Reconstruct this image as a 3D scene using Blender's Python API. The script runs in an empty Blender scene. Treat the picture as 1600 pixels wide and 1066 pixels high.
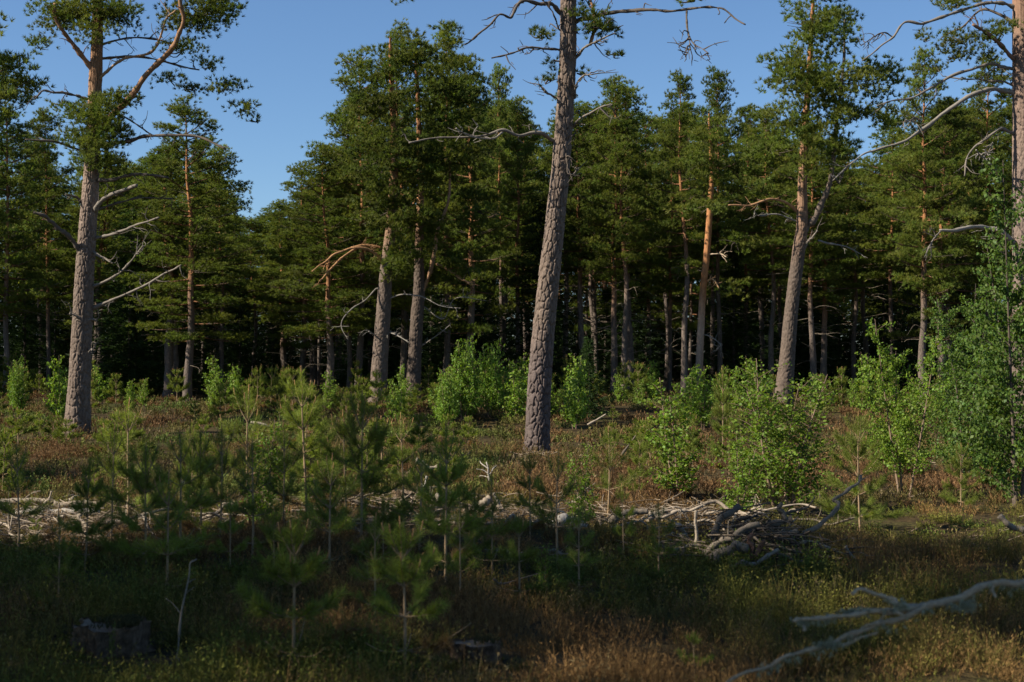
import bpy, math
import numpy as np
from mathutils import Vector

# ------------------------------------------------------------------ camera, sky, sun, exposure
SC = bpy.context.scene
COL = SC.collection
F, CX, CY, HZ, CAMH = 2222.0, 800.0, 533.0, 575.0, 1.7
PITCH = math.atan((HZ - CY) / F)
cam = bpy.data.cameras.new('camera')
cam.lens, cam.sensor_width, cam.clip_start, cam.clip_end = 50, 36, 0.05, 3000
cam.dof.use_dof, cam.dof.focus_distance, cam.dof.aperture_fstop = True, 27.0, 3.8
camo = bpy.data.objects.new('camera', cam)
COL.objects.link(camo)
camo.location = (0, 0, CAMH)
camo.rotation_euler = (math.pi / 2 + PITCH, 0, 0)
SC.camera = camo

SUN_EL = math.radians(37)
SUN_H = (-0.959, -0.284)
SUN_ROT = math.atan2(SUN_H[0], SUN_H[1])
world = bpy.data.worlds.new('World')
SC.world = world
world.use_nodes = True
nt = world.node_tree
bg = nt.nodes['Background']
sky = nt.nodes.new('ShaderNodeTexSky')
sky.sky_type = 'NISHITA'
sky.sun_disc = False
sky.sun_elevation, sky.sun_rotation = SUN_EL, SUN_ROT
sky.altitude, sky.air_density, sky.dust_density, sky.ozone_density = 0, 1.0, 0.0, 7.0
nt.links.new(sky.outputs[0], bg.inputs[0])
bg.inputs[1].default_value = 0.064
sl = bpy.data.lights.new('sun', 'SUN')
sl.energy, sl.angle, sl.color = 5.0, math.radians(0.53), (1.0, 0.93, 0.80)
so = bpy.data.objects.new('sun', sl)
COL.objects.link(so)
SUN_DIR = Vector((SUN_H[0] * math.cos(SUN_EL), SUN_H[1] * math.cos(SUN_EL), math.sin(SUN_EL)))
so.rotation_euler = SUN_DIR.to_track_quat('Z', 'Y').to_euler()
so.location = (-20, -10, 30)
SC.view_settings.view_transform = 'Standard'
SC.view_settings.look = 'None'
SC.view_settings.exposure = 1.0
SC.view_settings.gamma = 1.0
SC.view_settings.use_curve_mapping = False
SC.render.engine = 'CYCLES'
SC.cycles.use_denoising = True
SC.cycles.max_bounces = 6
SC.cycles.diffuse_bounces = 3
SC.cycles.transmission_bounces = 3
SC.cycles.sample_clamp_indirect = 4.0

# ------------------------------------------------------------------ helpers
RNG = np.random.default_rng(7)
TAB = np.random.default_rng(11).random((256, 256))


def vnoise(x, y, s):
    x = np.asarray(x, float) / s + 1000.3
    y = np.asarray(y, float) / s + 1000.7
    xi, yi = np.floor(x).astype(int), np.floor(y).astype(int)
    fx, fy = x - xi, y - yi
    fx, fy = fx * fx * (3 - 2 * fx), fy * fy * (3 - 2 * fy)
    g = lambda a, b: TAB[a % 256, b % 256]
    return ((g(xi, yi) * (1 - fx) + g(xi + 1, yi) * fx) * (1 - fy)
            + (g(xi, yi + 1) * (1 - fx) + g(xi + 1, yi + 1) * fx) * fy)


def sstep(a, b, x):
    t = np.clip((np.asarray(x, float) - a) / (b - a), 0, 1)
    return t * t * (3 - 2 * t)


def gz(x, y):
    """height of the forest floor"""
    z = 0.5 * sstep(32, 58, y) + 0.010 * np.clip(np.asarray(y, float) - 58, 0, 300)
    z = z + 0.22 * (vnoise(x, y, 5.0) - 0.5) * sstep(4, 12, y) + 0.17 * (vnoise(x, y, 1.5) - 0.5)
    return z


def W(px, py, d):
    """photo pixel and distance in metres along the view -> a point of the place"""
    u, v = px - CX, CY - py
    c, s = math.cos(PITCH), math.sin(PITCH)
    dx, dy, dz = u, F * c - v * s, F * s + v * c
    return np.array([dx / dy * d, d, CAMH + dz / dy * d])


def G(px, d):
    p = W(px, HZ, d)
    p[2] = float(gz(p[0], p[1]))
    return p


def nrm(a):
    return a / np.maximum(np.linalg.norm(a, axis=-1, keepdims=True), 1e-9)


class MB:
    """collects polygons and builds ONE mesh"""
    def __init__(s):
        s.v, s.c, s.f3, s.f4, s.n = [], [], [], [], 0

    def add(s, v, col, tris=None, quads=None):
        v = np.asarray(v, float).reshape(-1, 3)
        col = np.asarray(col, float)
        if col.ndim == 1:
            col = np.tile(col, (len(v), 1))
        s.v.append(v)
        s.c.append(col)
        if tris is not None and len(tris):
            s.f3.append(np.asarray(tris) + s.n)
        if quads is not None and len(quads):
            s.f4.append(np.asarray(quads) + s.n)
        s.n += len(v)

    def mesh(s, name, mat, smooth=False, off=None):
        v = np.concatenate(s.v)
        if off is not None:
            v = v - np.asarray(off)
        c = np.concatenate(s.c)
        f3 = np.concatenate(s.f3) if s.f3 else np.zeros((0, 3), int)
        f4 = np.concatenate(s.f4) if s.f4 else np.zeros((0, 4), int)
        me = bpy.data.meshes.new(name)
        me.vertices.add(len(v))
        me.vertices.foreach_set('co', v.astype(np.float32).ravel())
        li = np.concatenate([f3.ravel(), f4.ravel()]).astype(np.int32)
        me.loops.add(len(li))
        me.loops.foreach_set('vertex_index', li)
        st = np.concatenate([np.arange(len(f3)) * 3, len(f3) * 3 + np.arange(len(f4)) * 4]).astype(np.int32)
        me.polygons.add(len(st))
        me.polygons.foreach_set('loop_start', st)
        at = me.attributes.new('Col', 'FLOAT_COLOR', 'POINT')
        rgba = np.ones((len(v), 4), np.float32)
        rgba[:, :3] = c
        at.data.foreach_set('color', rgba.ravel())
        me.update(calc_edges=True)
        if smooth:
            me.polygons.foreach_set('use_smooth', np.ones(len(st), bool))
        me.materials.append(mat)
        return me


def catmull(P, n):
    P = np.asarray(P, float)
    if len(P) < 3:
        t = np.linspace(0, 1, n)[:, None]
        return P[0] * (1 - t) + P[-1] * t
    Q = np.vstack([2 * P[0] - P[1], P, 2 * P[-1] - P[-2]])
    t = np.linspace(0, len(P) - 1 - 1e-6, n)
    i = t.astype(int)
    f = (t - i)[:, None]
    a, b, c, d = Q[i], Q[i + 1], Q[i + 2], Q[i + 3]
    return 0.5 * (2 * b + (c - a) * f + (2 * a - 5 * b + 4 * c - d) * f ** 2 + (3 * b - a - 3 * c + d) * f ** 3)


def frames(C):
    T = nrm(np.gradient(C, axis=0))
    ref = np.array([0.31, 0.95, 0.12]) if abs(T[0][1]) < 0.8 else np.array([1.0, 0.1, 0.2])
    A = nrm(np.cross(T, ref))
    B = np.cross(T, A)
    return T, A, B


def tube(mb, P, r0, r1, col0, col1=None, n=None, seg=6, rough=0.0, rng=None, pw=1.0, radii=None, cap=True, crook=0.0):
    """tapered, closed, bent tube through the points P"""
    P = np.asarray(P, float)
    n = n or max(4, (len(P) - 1) * 4)
    C = catmull(P, n)
    t = np.linspace(0, 1, n)
    if crook:
        g = rng or RNG
        k = max(4, n // 5)
        J = catmull(g.normal(0, 1, (k, 3)), n)
        C = C + J * crook * np.minimum(1, 6 * t)[:, None]
    r = (r0 + (r1 - r0) * t ** pw) if radii is None else np.interp(t, np.linspace(0, 1, len(radii)), radii)
    T, A, B = frames(C)
    th = np.arange(seg) / seg * 2 * math.pi
    R = np.tile(r[:, None], (1, seg))
    if crook:
        R = R * np.clip(1 + 0.16 * catmull(g.normal(0, 1, (max(5, n // 2), 1)) * np.ones((1, 3)), n)[:, :1], 0.6, 1.6)
    if rough:
        R = R * (1 + rough * ((rng or RNG).random((n, seg)) - 0.5) * 2)
    V = C[:, None, :] + R[:, :, None] * (np.cos(th)[None, :, None] * A[:, None, :] + np.sin(th)[None, :, None] * B[:, None, :])
    V = V.reshape(-1, 3)
    i = np.arange(n - 1)[:, None] * seg
    j = np.arange(seg)[None, :]
    k = (np.arange(seg) + 1) % seg
    q = np.stack([i + j, i + k[None, :], i + seg + k[None, :], i + seg + j], -1).reshape(-1, 4)
    col0 = np.asarray(col0, float)
    col1 = col0 if col1 is None else np.asarray(col1, float)
    cc = np.repeat(col0[None] * (1 - t[:, None]) + col1[None] * t[:, None], seg, 0)
    tris = []
    if cap:
        V = np.vstack([V, C[0], C[-1]])
        cc = np.vstack([cc, col0, col1])
        a, b = n * seg, n * seg + 1
        tris = [(a, (m + 1) % seg, m) for m in range(seg)] + [(b, (n - 1) * seg + m, (n - 1) * seg + (m + 1) % seg) for m in range(seg)]
    mb.add(V, cc, tris=tris, quads=q)
    return C


def blades(mb, P, D, spread, nb, L, w, col, rng, cj=0.18, lj=0.3):
    """nb narrow pointed blades from every point P around the direction D"""
    P = np.repeat(P, nb, 0)
    n = len(P)
    d = nrm(np.repeat(D, nb, 0) + spread * rng.normal(size=(n, 3)))
    sd = nrm(np.cross(d, rng.normal(size=(n, 3))))
    ll = L * (1 + lj * (rng.random((n, 1)) * 2 - 1))
    v = np.stack([P - sd * w / 2, P + sd * w / 2, P + d * ll], 1).reshape(-1, 3)
    col = np.asarray(col, float)
    if col.ndim == 1:
        col = np.tile(col, (n, 1))
    else:
        col = np.repeat(col, nb, 0)
    col = col * (1 + cj * (rng.random((n, 1)) * 2 - 1))
    mb.add(v, np.repeat(col, 3, 0), tris=np.arange(n * 3).reshape(-1, 3))


def kites(mb, P, D, L, w, col, rng, bend=0.15, stem=False):
    """leaf or stem kites: a base, two shoulders and a tip"""
    n = len(P)
    sd = nrm(np.cross(D, rng.normal(size=(n, 3))))
    L = np.asarray(L).reshape(-1, 1)
    w = np.asarray(w).reshape(-1, 1)
    m = P + D * L * 0.45 + np.cross(D, sd) * L * bend
    v = np.stack([P, m - sd * w / 2, P + D * L, m + sd * w / 2], 1).reshape(-1, 3)
    i = np.arange(n)[:, None] * 4
    t = np.concatenate([i + [[0, 1, 3]], i + [[1, 2, 3]]]) if stem else np.concatenate([i + [[0, 1, 2]], i + [[0, 2, 3]]])
    mb.add(v, np.repeat(col, 4, 0), tris=t)


# ------------------------------------------------------------------ materials
def mat_new(name):
    m = bpy.data.materials.new(name)
    m.use_nodes = True
    return m, m.node_tree.nodes, m.node_tree.links, m.node_tree.nodes['Principled BSDF']


def leaf_mat(name, rough=0.55, trans=0.3, var=0.35, spec=0.3, tint=(1.25, 1.15, 0.6)):
    m, N, L, b = mat_new(name)
    at = N.new('ShaderNodeAttribute'); at.attribute_name = 'Col'
    oi = N.new('ShaderNodeObjectInfo')
    mr = N.new('ShaderNodeMapRange')
    mr.inputs['To Min'].default_value, mr.inputs['To Max'].default_value = 1 - var, 1 + var
    L.new(oi.outputs['Random'], mr.inputs['Value'])
    mul = N.new('ShaderNodeVectorMath'); mul.operation = 'SCALE'
    L.new(at.outputs['Color'], mul.inputs[0]); L.new(mr.outputs[0], mul.inputs['Scale'])
    L.new(mul.outputs[0], b.inputs['Base Color'])
    b.inputs['Roughness'].default_value = rough
    b.inputs['Specular IOR Level'].default_value = spec
    if trans:
        tr = N.new('ShaderNodeBsdfTranslucent')
        t2 = N.new('ShaderNodeVectorMath'); t2.operation = 'MULTIPLY'
        t2.inputs[1].default_value = tint
        L.new(mul.outputs[0], t2.inputs[0]); L.new(t2.outputs[0], tr.inputs['Color'])
        mx = N.new('ShaderNodeMixShader'); mx.inputs[0].default_value = trans
        L.new(b.outputs[0], mx.inputs[1]); L.new(tr.outputs[0], mx.inputs[2])
        L.new(mx.outputs[0], N['Material Output'].inputs['Surface'])
    return m


def wood_mat(name, scale=(9, 9, 2.2), bump=0.5, dist=0.02, lo=0.62, hi=1.3, rough=0.85, fine=40.0):
    m, N, L, b = mat_new(name)
    at = N.new('ShaderNodeAttribute'); at.attribute_name = 'Col'
    tc = N.new('ShaderNodeTexCoord')
    mp = N.new('ShaderNodeMapping'); mp.inputs['Scale'].default_value = scale
    L.new(tc.outputs['Object'], mp.inputs['Vector'])
    n1 = N.new('ShaderNodeTexNoise'); n1.inputs['Scale'].default_value = 1.6; n1.inputs['Detail'].default_value = 6
    n1.inputs['Roughness'].default_value = 0.65
    L.new(mp.outputs[0], n1.inputs['Vector'])
    n2 = N.new('ShaderNodeTexNoise'); n2.inputs['Scale'].default_value = fine / 9; n2.inputs['Detail'].default_value = 4
    L.new(mp.outputs[0], n2.inputs['Vector'])
    ad = N.new('ShaderNodeMath'); ad.operation = 'ADD'
    L.new(n1.outputs[0], ad.inputs[0]); L.new(n2.outputs[0], ad.inputs[1])
    mr = N.new('ShaderNodeMapRange')
    mr.inputs['From Min'].default_value, mr.inputs['From Max'].default_value = 0.7, 1.3
    mr.inputs['To Min'].default_value, mr.inputs['To Max'].default_value = lo, hi
    L.new(ad.outputs[0], mr.inputs['Value'])
    mul = N.new('ShaderNodeVectorMath'); mul.operation = 'SCALE'
    L.new(at.outputs['Color'], mul.inputs[0]); L.new(mr.outputs[0], mul.inputs['Scale'])
    L.new(mul.outputs[0], b.inputs['Base Color'])
    b.inputs['Roughness'].default_value = rough
    b.inputs['Specular IOR Level'].default_value = 0.2
    bp = N.new('ShaderNodeBump'); bp.inputs['Strength'].default_value = bump; bp.inputs['Distance'].default_value = dist
    L.new(ad.outputs[0], bp.inputs['Height']); L.new(bp.outputs[0], b.inputs['Normal'])
    return m


M_NEEDLE = leaf_mat('pine_needles', var=0.25, trans=0.48, spec=0.12, tint=(1.05, 1.12, 0.6))
M_SAPNEEDLE = leaf_mat('sapling_needles', var=0.22, trans=0.4, spec=0.15)
M_LEAF = leaf_mat('birch_leaves', rough=0.5, trans=0.42, var=0.12, spec=0.2, tint=(1.2, 1.2, 0.5))
M_HEATH = leaf_mat('heather_and_moss', rough=0.8, trans=0.2, var=0.0, spec=0.15, tint=(1.1, 1.0, 0.8))
M_BARK = wood_mat('pine_bark', scale=(10, 10, 3.5), bump=0.9, dist=0.03, lo=0.55, hi=1.35)
M_HBARK = wood_mat('plated_pine_bark', scale=(14, 14, 6), bump=0.5, dist=0.012, lo=0.72, hi=1.25)
M_DEAD = wood_mat('weathered_wood', scale=(16, 16, 16), bump=0.4, dist=0.01, lo=0.7, hi=1.25)
M_STEM = wood_mat('young_stem_bark', scale=(30, 30, 12), bump=0.3, dist=0.004, lo=0.75, hi=1.2)


def soil_mat():
    m, N, L, b = mat_new('forest_floor')
    tc = N.new('ShaderNodeTexCoord')
    n1 = N.new('ShaderNodeTexNoise'); n1.inputs['Scale'].default_value = 0.55; n1.inputs['Detail'].default_value = 8
    n2 = N.new('ShaderNodeTexNoise'); n2.inputs['Scale'].default_value = 14; n2.inputs['Detail'].default_value = 8
    L.new(tc.outputs['Object'], n1.inputs['Vector']); L.new(tc.outputs['Object'], n2.inputs['Vector'])
    r1 = N.new('ShaderNodeValToRGB')
    e = r1.color_ramp.elements
    e[0].position, e[0].color = 0.36, (0.042, 0.034, 0.017, 1)
    e[1].position, e[1].color = 0.62, (0.042, 0.047, 0.015, 1)
    k = e.new(0.5); k.color = (0.055, 0.040, 0.020, 1)
    L.new(n1.outputs[0], r1.inputs[0])
    r2 = N.new('ShaderNodeValToRGB')
    r2.color_ramp.elements[0].position, r2.color_ramp.elements[0].color = 0.35, (0.45, 0.42, 0.4, 1)
    r2.color_ramp.elements[1].position, r2.color_ramp.elements[1].color = 0.7, (1.5, 1.35, 1.1, 1)
    L.new(n2.outputs[0], r2.inputs[0])
    mu = N.new('ShaderNodeMix'); mu.data_type = 'RGBA'; mu.blend_type = 'MULTIPLY'; mu.inputs[0].default_value = 1
    L.new(r1.outputs[0], mu.inputs[6]); L.new(r2.outputs[0], mu.inputs[7])
    L.new(mu.outputs[2], b.inputs['Base Color'])
    b.inputs['Roughness'].default_value = 0.95
    b.inputs['Specular IOR Level'].default_value = 0.1
    bp = N.new('ShaderNodeBump'); bp.inputs['Strength'].default_value = 0.8; bp.inputs['Distance'].default_value = 0.06
    L.new(n2.outputs[0], bp.inputs['Height']); L.new(bp.outputs[0], b.inputs['Normal'])
    return m


M_SOIL = soil_mat()
GREY, ORANGE = np.array([0.130, 0.100, 0.080]), np.array([0.30, 0.135, 0.055])
DEAD = np.array([0.195, 0.155, 0.112])
NEED = np.array([0.124, 0.152, 0.032])


# ------------------------------------------------------------------ scene-graph helpers
def tag(o, label=None, cat=None, group=None, kind=None):
    if label: o['label'] = label
    if cat: o['category'] = cat
    if group: o['group'] = group
    if kind: o['kind'] = kind
    return o


def empty(name, loc, label, cat, group=None, rz=0.0, sc=(1, 1, 1)):
    o = bpy.data.objects.new(name, None)
    COL.objects.link(o)
    o.empty_display_size = 0.2
    o.location = [float(a) for a in loc]
    o.rotation_euler = (0, 0, rz)
    o.scale = sc
    return tag(o, label, cat, group)


def part(name, me, parent=None, kind=None, sc=None):
    o = bpy.data.objects.new(name, me)
    COL.objects.link(o)
    if parent is not None:
        o.parent = parent
    if kind: o['kind'] = kind
    if sc: o.scale = sc
    return o


# ------------------------------------------------------------------ ground
def build_ground():
    ys = np.concatenate([np.arange(-40, 0, 4.0), np.arange(0, 6, 0.5), np.arange(6, 32, 0.35), np.arange(32, 62, 1.0), np.arange(62, 150, 4.0), [160, 200, 300, 600, 1500]])
    xs = np.concatenate([[-1500, -500, -200, -100], np.arange(-60, -14, 3.0), np.arange(-14, 14, 0.35), np.arange(14, 61, 3.0), [100, 200, 500, 1500]])
    X, Y = np.meshgrid(xs, ys)
    Z = gz(X, Y)
    mb = MB()
    nx, ny = len(xs), len(ys)
    i = (np.arange(ny - 1)[:, None] * nx + np.arange(nx - 1)[None, :]).ravel()
    mb.add(np.stack([X, Y, Z], -1).reshape(-1, 3), np.array([0.06, 0.05, 0.03]), quads=np.stack([i, i + 1, i + nx + 1, i + nx], -1))
    o = part('ground', mb.mesh('ground', M_SOIL, True))
    tag(o, 'mossy forest clearing floor under the heather', 'ground', kind='structure')


build_ground()


# ------------------------------------------------------------------ pine generator for the forest
def pads_to_needles(mb, C, R, rng, dens, nb, L, w, base=NEED, flat=0.5, spread=0.5):
    """foliage pads: needle tufts spread over flattened puffs"""
    for c, r in zip(C, R):
        n = max(5, int(dens * r * r))
        o = nrm(rng.normal(size=(n, 3))) * (rng.random((n, 1)) ** 0.45)
        o[:, 2] = np.where(rng.random(n) < 0.72, np.abs(o[:, 2]), o[:, 2])
        P = c + o * np.array([r, r, r * flat])
        D = nrm(o * np.array([1, 1, 0.6]) + np.array([0, 0, 0.65]) + 0.35 * rng.normal(size=(n, 3)))
        tone = base * rng.uniform(0.78, 1.25) * np.array([rng.uniform(0.88, 1.18), 1, rng.uniform(0.8, 1.1)])
        blades(mb, P, D, spread, nb, L, w, np.tile(tone, (n, 1)), rng)


def gen_pine(seed, H=15.0, r0=0.16, cb=0.3, R=2.4, nl=46, orange0=0.35, nb=16, dens=74.0, L=0.15, w=0.026, dead=10, top=0.6):
    rng = np.random.default_rng(seed)
    mt, ml, mn = MB(), MB(), MB()
    nz = 9
    zz = np.linspace(-0.25, H, nz)
    bx = np.cumsum(rng.normal(0, 0.07, nz)); by = np.cumsum(rng.normal(0, 0.07, nz))
    bx -= bx[0]; by -= by[0]
    path = np.stack([bx, by, zz], 1)
    n, seg = 40, 10
    C = catmull(path, n)
    t = np.linspace(0, 1, n)
    r = r0 * (1 - t) ** 1.0 * (1 + 0.35 * np.exp(-t * 40)) + 0.012
    T, A, B = frames(C)
    th = np.arange(seg) / seg * 2 * math.pi
    RR = r[:, None] * (1 + 0.07 * rng.normal(size=(n, seg)))
    V = C[:, None] + RR[:, :, None] * (np.cos(th)[None, :, None] * A[:, None] + np.sin(th)[None, :, None] * B[:, None])
    k = sstep(orange0 - 0.12, orange0 + 0.2, t)[:, None]
    cc = np.repeat(GREY * (1 - k) + ORANGE * k, seg, 0) * (1 + 0.12 * rng.normal(size=(n * seg, 1)))
    i = np.arange(n - 1)[:, None] * seg
    j = np.arange(seg)[None]; j2 = (j + 1) % seg
    mt.add(V.reshape(-1, 3), cc, quads=np.stack([i + j, i + j2, i + seg + j2, i + seg + j], -1).reshape(-1, 4))
    at = lambda z: np.array([np.interp(z, C[:, 2], C[:, q]) for q in range(3)])
    pc, pr = [], []
    az = rng.random() * 6.28
    for q in range(nl):
        u = (q + rng.uniform(-0.4, 0.4)) / nl
        u = min(max(u, 0.0), 0.985)
        z = H * (cb + (1 - cb) * u)
        az += 2.4 + rng.normal(0, 0.35)
        prof = (1 - u) ** top * (0.6 + 0.4 * min(1, u / 0.25))
        ln = R * prof * rng.uniform(0.62, 1.18) + 0.25
        el = -0.12 + 0.75 * u ** 1.6 + rng.normal(0, 0.13)
        d = np.array([math.cos(az), math.sin(az), 0])
        sd = np.array([-d[1], d[0], 0])
        p0 = at(z)
        ss = np.linspace(0, 1, 5)[:, None]
        pts = p0 + d * ln * ss * math.cos(el) + np.array([0, 0, 1.0]) * (ln * ss * math.sin(el) + 0.16 * ln * ss ** 2.2) + sd * ln * 0.10 * rng.normal() * ss ** 1.5
        rb = 0.018 + 0.020 * ln * 0.55
        tube(ml, pts, rb, 0.008, ORANGE * 0.75, GREY * 0.7, n=7, seg=4, cap=False)
        npd = 3 + int(ln * 3.6)
        for _ in range(npd):
            s = rng.uniform(0.10, 1.0) ** 0.7
            c = p0 + d * ln * s * math.cos(el) + np.array([0, 0, 1.0]) * (ln * s * math.sin(el) + 0.16 * ln * s ** 2.2)
            lat = rng.normal() * 0.26 * ln * s
            c = c + sd * lat + np.array([0, 0, rng.uniform(-0.02, 0.2)])
            rr = rng.uniform(0.30, 0.60) * (0.84 + 0.16 * (1 - u))
            pc.append(c); pr.append(rr)
            if rng.random() < 0.6:
                b0 = p0 + (pts[2] - p0) * min(1.0, s)
                tube(ml, [b0, (b0 + c) / 2 - [0, 0, 0.04], c - [0, 0, 0.03]], 0.014, 0.005, GREY * 0.75, n=4, seg=3, cap=False)
    for q_ in range(5):
        pc.append(at(H - 0.22 * q_) + rng.normal(0, 0.10 + 0.04 * q_, 3)); pr.append(0.26 + 0.03 * q_)
    pads_to_needles(mn, pc, pr, rng, dens, nb, L, w)
    for q in range(dead):
        z = H * rng.uniform(0.10, cb + 0.12)
        a = rng.random() * 6.28
        ln = rng.uniform(0.5, 1.9) * (0.6 + z / H)
        d = np.array([math.cos(a), math.sin(a), 0])
        p0 = at(z)
        e = rng.uniform(-0.25, 0.5)
        pts = [p0, p0 + d * ln * 0.35 + [0, 0, ln * 0.35 * e], p0 + d * ln * 0.7 + [0, 0, ln * e * 0.5 - 0.05] + rng.normal(0, 0.08, 3), p0 + d * ln + [0, 0, ln * e * 0.3 - 0.15 * ln] + rng.normal(0, 0.12, 3)]
        tube(ml, pts, 0.022, 0.006, DEAD * 0.85, DEAD, n=8, seg=4, cap=False)
        if ln > 0.9:
            tube(ml, [pts[2], pts[2] + d * 0.25 + rng.normal(0, 0.2, 3)], 0.009, 0.004, DEAD, n=4, seg=3, cap=False)
    return dict(trunk=mt.mesh('pine_trunk', M_BARK, True), limbs=ml.mesh('pine_limbs', M_BARK, True), crown=mn.mesh('pine_crown', M_NEEDLE), H=H, R=R, r0=r0)


EDGE = [gen_pine(101, cb=0.24, nl=54, R=2.6), gen_pine(102, cb=0.30, nl=58, R=2.6, top=0.7), gen_pine(103, cb=0.20, nl=50, R=2.6, top=0.5)]
MIDP = [gen_pine(111, cb=0.43, nl=46, R=2.2, orange0=0.4, dead=16), gen_pine(112, cb=0.34, nl=48, R=2.2, orange0=0.3, dead=14), gen_pine(113, cb=0.48, nl=42, R=2.2, orange0=0.45, dead=18, top=0.75)]


def place_pine(pr, base, H, R, r, label, group, rz, name='pine_tree', lean=None):
    sx, sz = R / pr['R'], H / pr['H']
    o = empty(name, base, label, 'pine tree', group, rz, (sx, sx, sz))
    if lean:
        o.rotation_euler = (lean[0], lean[1], rz)
    ts = (r / pr['r0']) / sx
    part('trunk', pr['trunk'], o, sc=(ts, ts, 1))
    part('limbs', pr['limbs'], o, 'stuff')
    part('crown', pr['crown'], o, 'stuff')
    return o


# px, distance, top py, half width px, kind, trunk px, description
EDGES = [
    (6, 56, 122, 74, 'e', 8, 'broad pine filling the left edge of the forest'),
    (76, 60, 178, 50, 'm', 6, 'thin pine with straight pole trunk left of the big old pine'),
    (152, 60, 250, 55, 'm', 9, 'dark pine trunk just behind the big left pine'),
    (262, 57, 232, 62, 'm', 12, 'pine with broken dark trunk, first of the four-trunk cluster'),
    (274, 59, 240, 55, 'm', 9, 'pine second in the four-trunk cluster right of the left pine'),
    (293, 55, 165, 86, 'e', 11, 'dense pine with rounded crown beside the open gap of sky'),
    (345, 61, 235, 50, 'm', 6, 'slim pine under the right flank of the rounded crown'),
    (443, 64, 318, 44, 'm', 9, 'low dark pine below the gap of open sky'),
    (470, 62, 262, 55, 'e', 8, 'pine with low spreading crown right of the sky gap'),
    (512, 54, 240, 84, 'e', 10, 'slender pine with lit orange upper trunk at the clearing edge'),
    (545, 59, 180, 62, 'm', 7, 'thin pine left of the arched dead limb'),
    (558, 56, 90, 78, 'e', 9, 'tall pine behind the arched dead limb'),
    (628, 58, 52, 62, 'e', 9, 'tall pine topping the central crown mass'),
    (692, 58, 50, 72, 'e', 9, 'pine with tufted top beside the leaning central pine'),
    (727, 55, 128, 62, 'e', 11, 'pale trunked pine behind the bright birch thicket'),
    (783, 63, 112, 34, 'm', 7, 'narrow pointed pine between the crown mass and leaning pine'),
    (808, 60, 160, 42, 'm', 7, 'slim pine just left of the leaning central pine'),
    (880, 61, 150, 46, 'm', 8, 'slim pine just right of the leaning central pine'),
    (907, 59, 170, 52, 'm', 9, 'straight pine second right of the leaning central pine'),
    (958, 57, 128, 50, 'm', 9, 'pine with pointed top above the twin orange trunks'),
    (973, 56, 190, 50, 'm', 9, 'pine with orange lower trunk in the middle of the forest'),
    (982, 59, 142, 55, 'm', 11, 'grey trunked pine against the orange one'),
    (1046, 62, 190, 48, 'm', 6, 'thin pine left of the curving orange trunk'),
    (1068, 56, 122, 50, 'm', 9, 'straight pine before the curving orange trunk'),
    (1124, 61, 118, 46, 'm', 7, 'pine with pointed top left of the forked pine'),
    (1164, 63, 172, 50, 'm', 7, 'pine with flat top left of the forked pine'),
    (1205, 58, 180, 58, 'm', 8, 'dark pine close to the left of the forked pine'),
    (1270, 56, 200, 58, 'm', 9, 'pine first right of the forked pine trunk'),
    (1286, 58, 225, 58, 'm', 9, 'pine second right of the forked pine trunk'),
    (1335, 63, 235, 55, 'm', 7, 'pine in the dip right of the forked pine'),
    (1395, 61, 190, 55, 'm', 7, 'thin pine midway between forked pine and right pine'),
    (1443, 54, 86, 60, 'e', 10, 'pine with pointed top seen through the drooping dead branches'),
    (1470, 55, 160, 76, 'e', 10, 'pale trunked pine behind the tall right birch sapling'),
    (1484, 59, 170, 60, 'm', 8, 'orange barked pine behind the pale trunked one'),
    (1545, 58, 100, 70, 'e', 9, 'pine with full crown directly left of the right pine'),
    (1612, 57, 112, 74, 'e', 9, 'pine behind the right pine at the frame edge'),
]
PHI = 0.7
for k, (px, d, top, hw, kd, tw, lab) in enumerate(EDGES):
    b = G(px, d)
    H = W(px, top, d)[2] - b[2]
    pr = (EDGE if kd == 'e' else MIDP)[k % 3]
    PHI += 2.17
    place_pine(pr, b, H, hw * d / F * 1.3, tw * d / F / 2 * 1.2, lab, 'pines along the forest edge', PHI)

# deep rows of the forest behind the edge
SKYL = np.array([(-200, 130), (0, 150), (60, 195), (110, 250), (200, 245), (245, 215), (290, 185), (350, 225), (390, 300), (412, 330), (440, 312), (500, 250), (530, 150), (600, 110), (700, 95), (760, 145), (800, 160), (850, 175), (950, 165), (1000, 175), (1100, 150), (1160, 185), (1250, 200), (1350, 245), (1380, 215), (1445, 130), (1500, 165), (1600, 130), (1800, 130)], float)
rg = np.random.default_rng(5)
for row, d0 in enumerate(np.arange(65, 112, 5.6)):
    hw = 0.36 * d0 + 8
    for x0 in np.arange(-hw, hw - 5, 5.2):
        d = d0 + rg.uniform(-2.2, 2.2)
        x = x0 + rg.uniform(-2.2, 2.2)
        px = CX + x / d * F
        lim = max(np.interp(px + q, SKYL[:, 0], SKYL[:, 1]) for q in (-32, 0, 32)) + rg.uniform(2, 45)
        H = min(W(px, lim, d)[2], 21)
        b = np.array([x, d, float(gz(x, d))])
        place_pine(MIDP[int(rg.integers(3))] if row < 3 else (MIDP + EDGE)[int(rg.integers(6))], b, H - b[2], rg.uniform(2.4, 3.1), rg.uniform(0.10, 0.17), 'slender pine standing deep in the shaded forest behind the edge trees', 'pines deep in the forest', rg.random() * 6.28)

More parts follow.
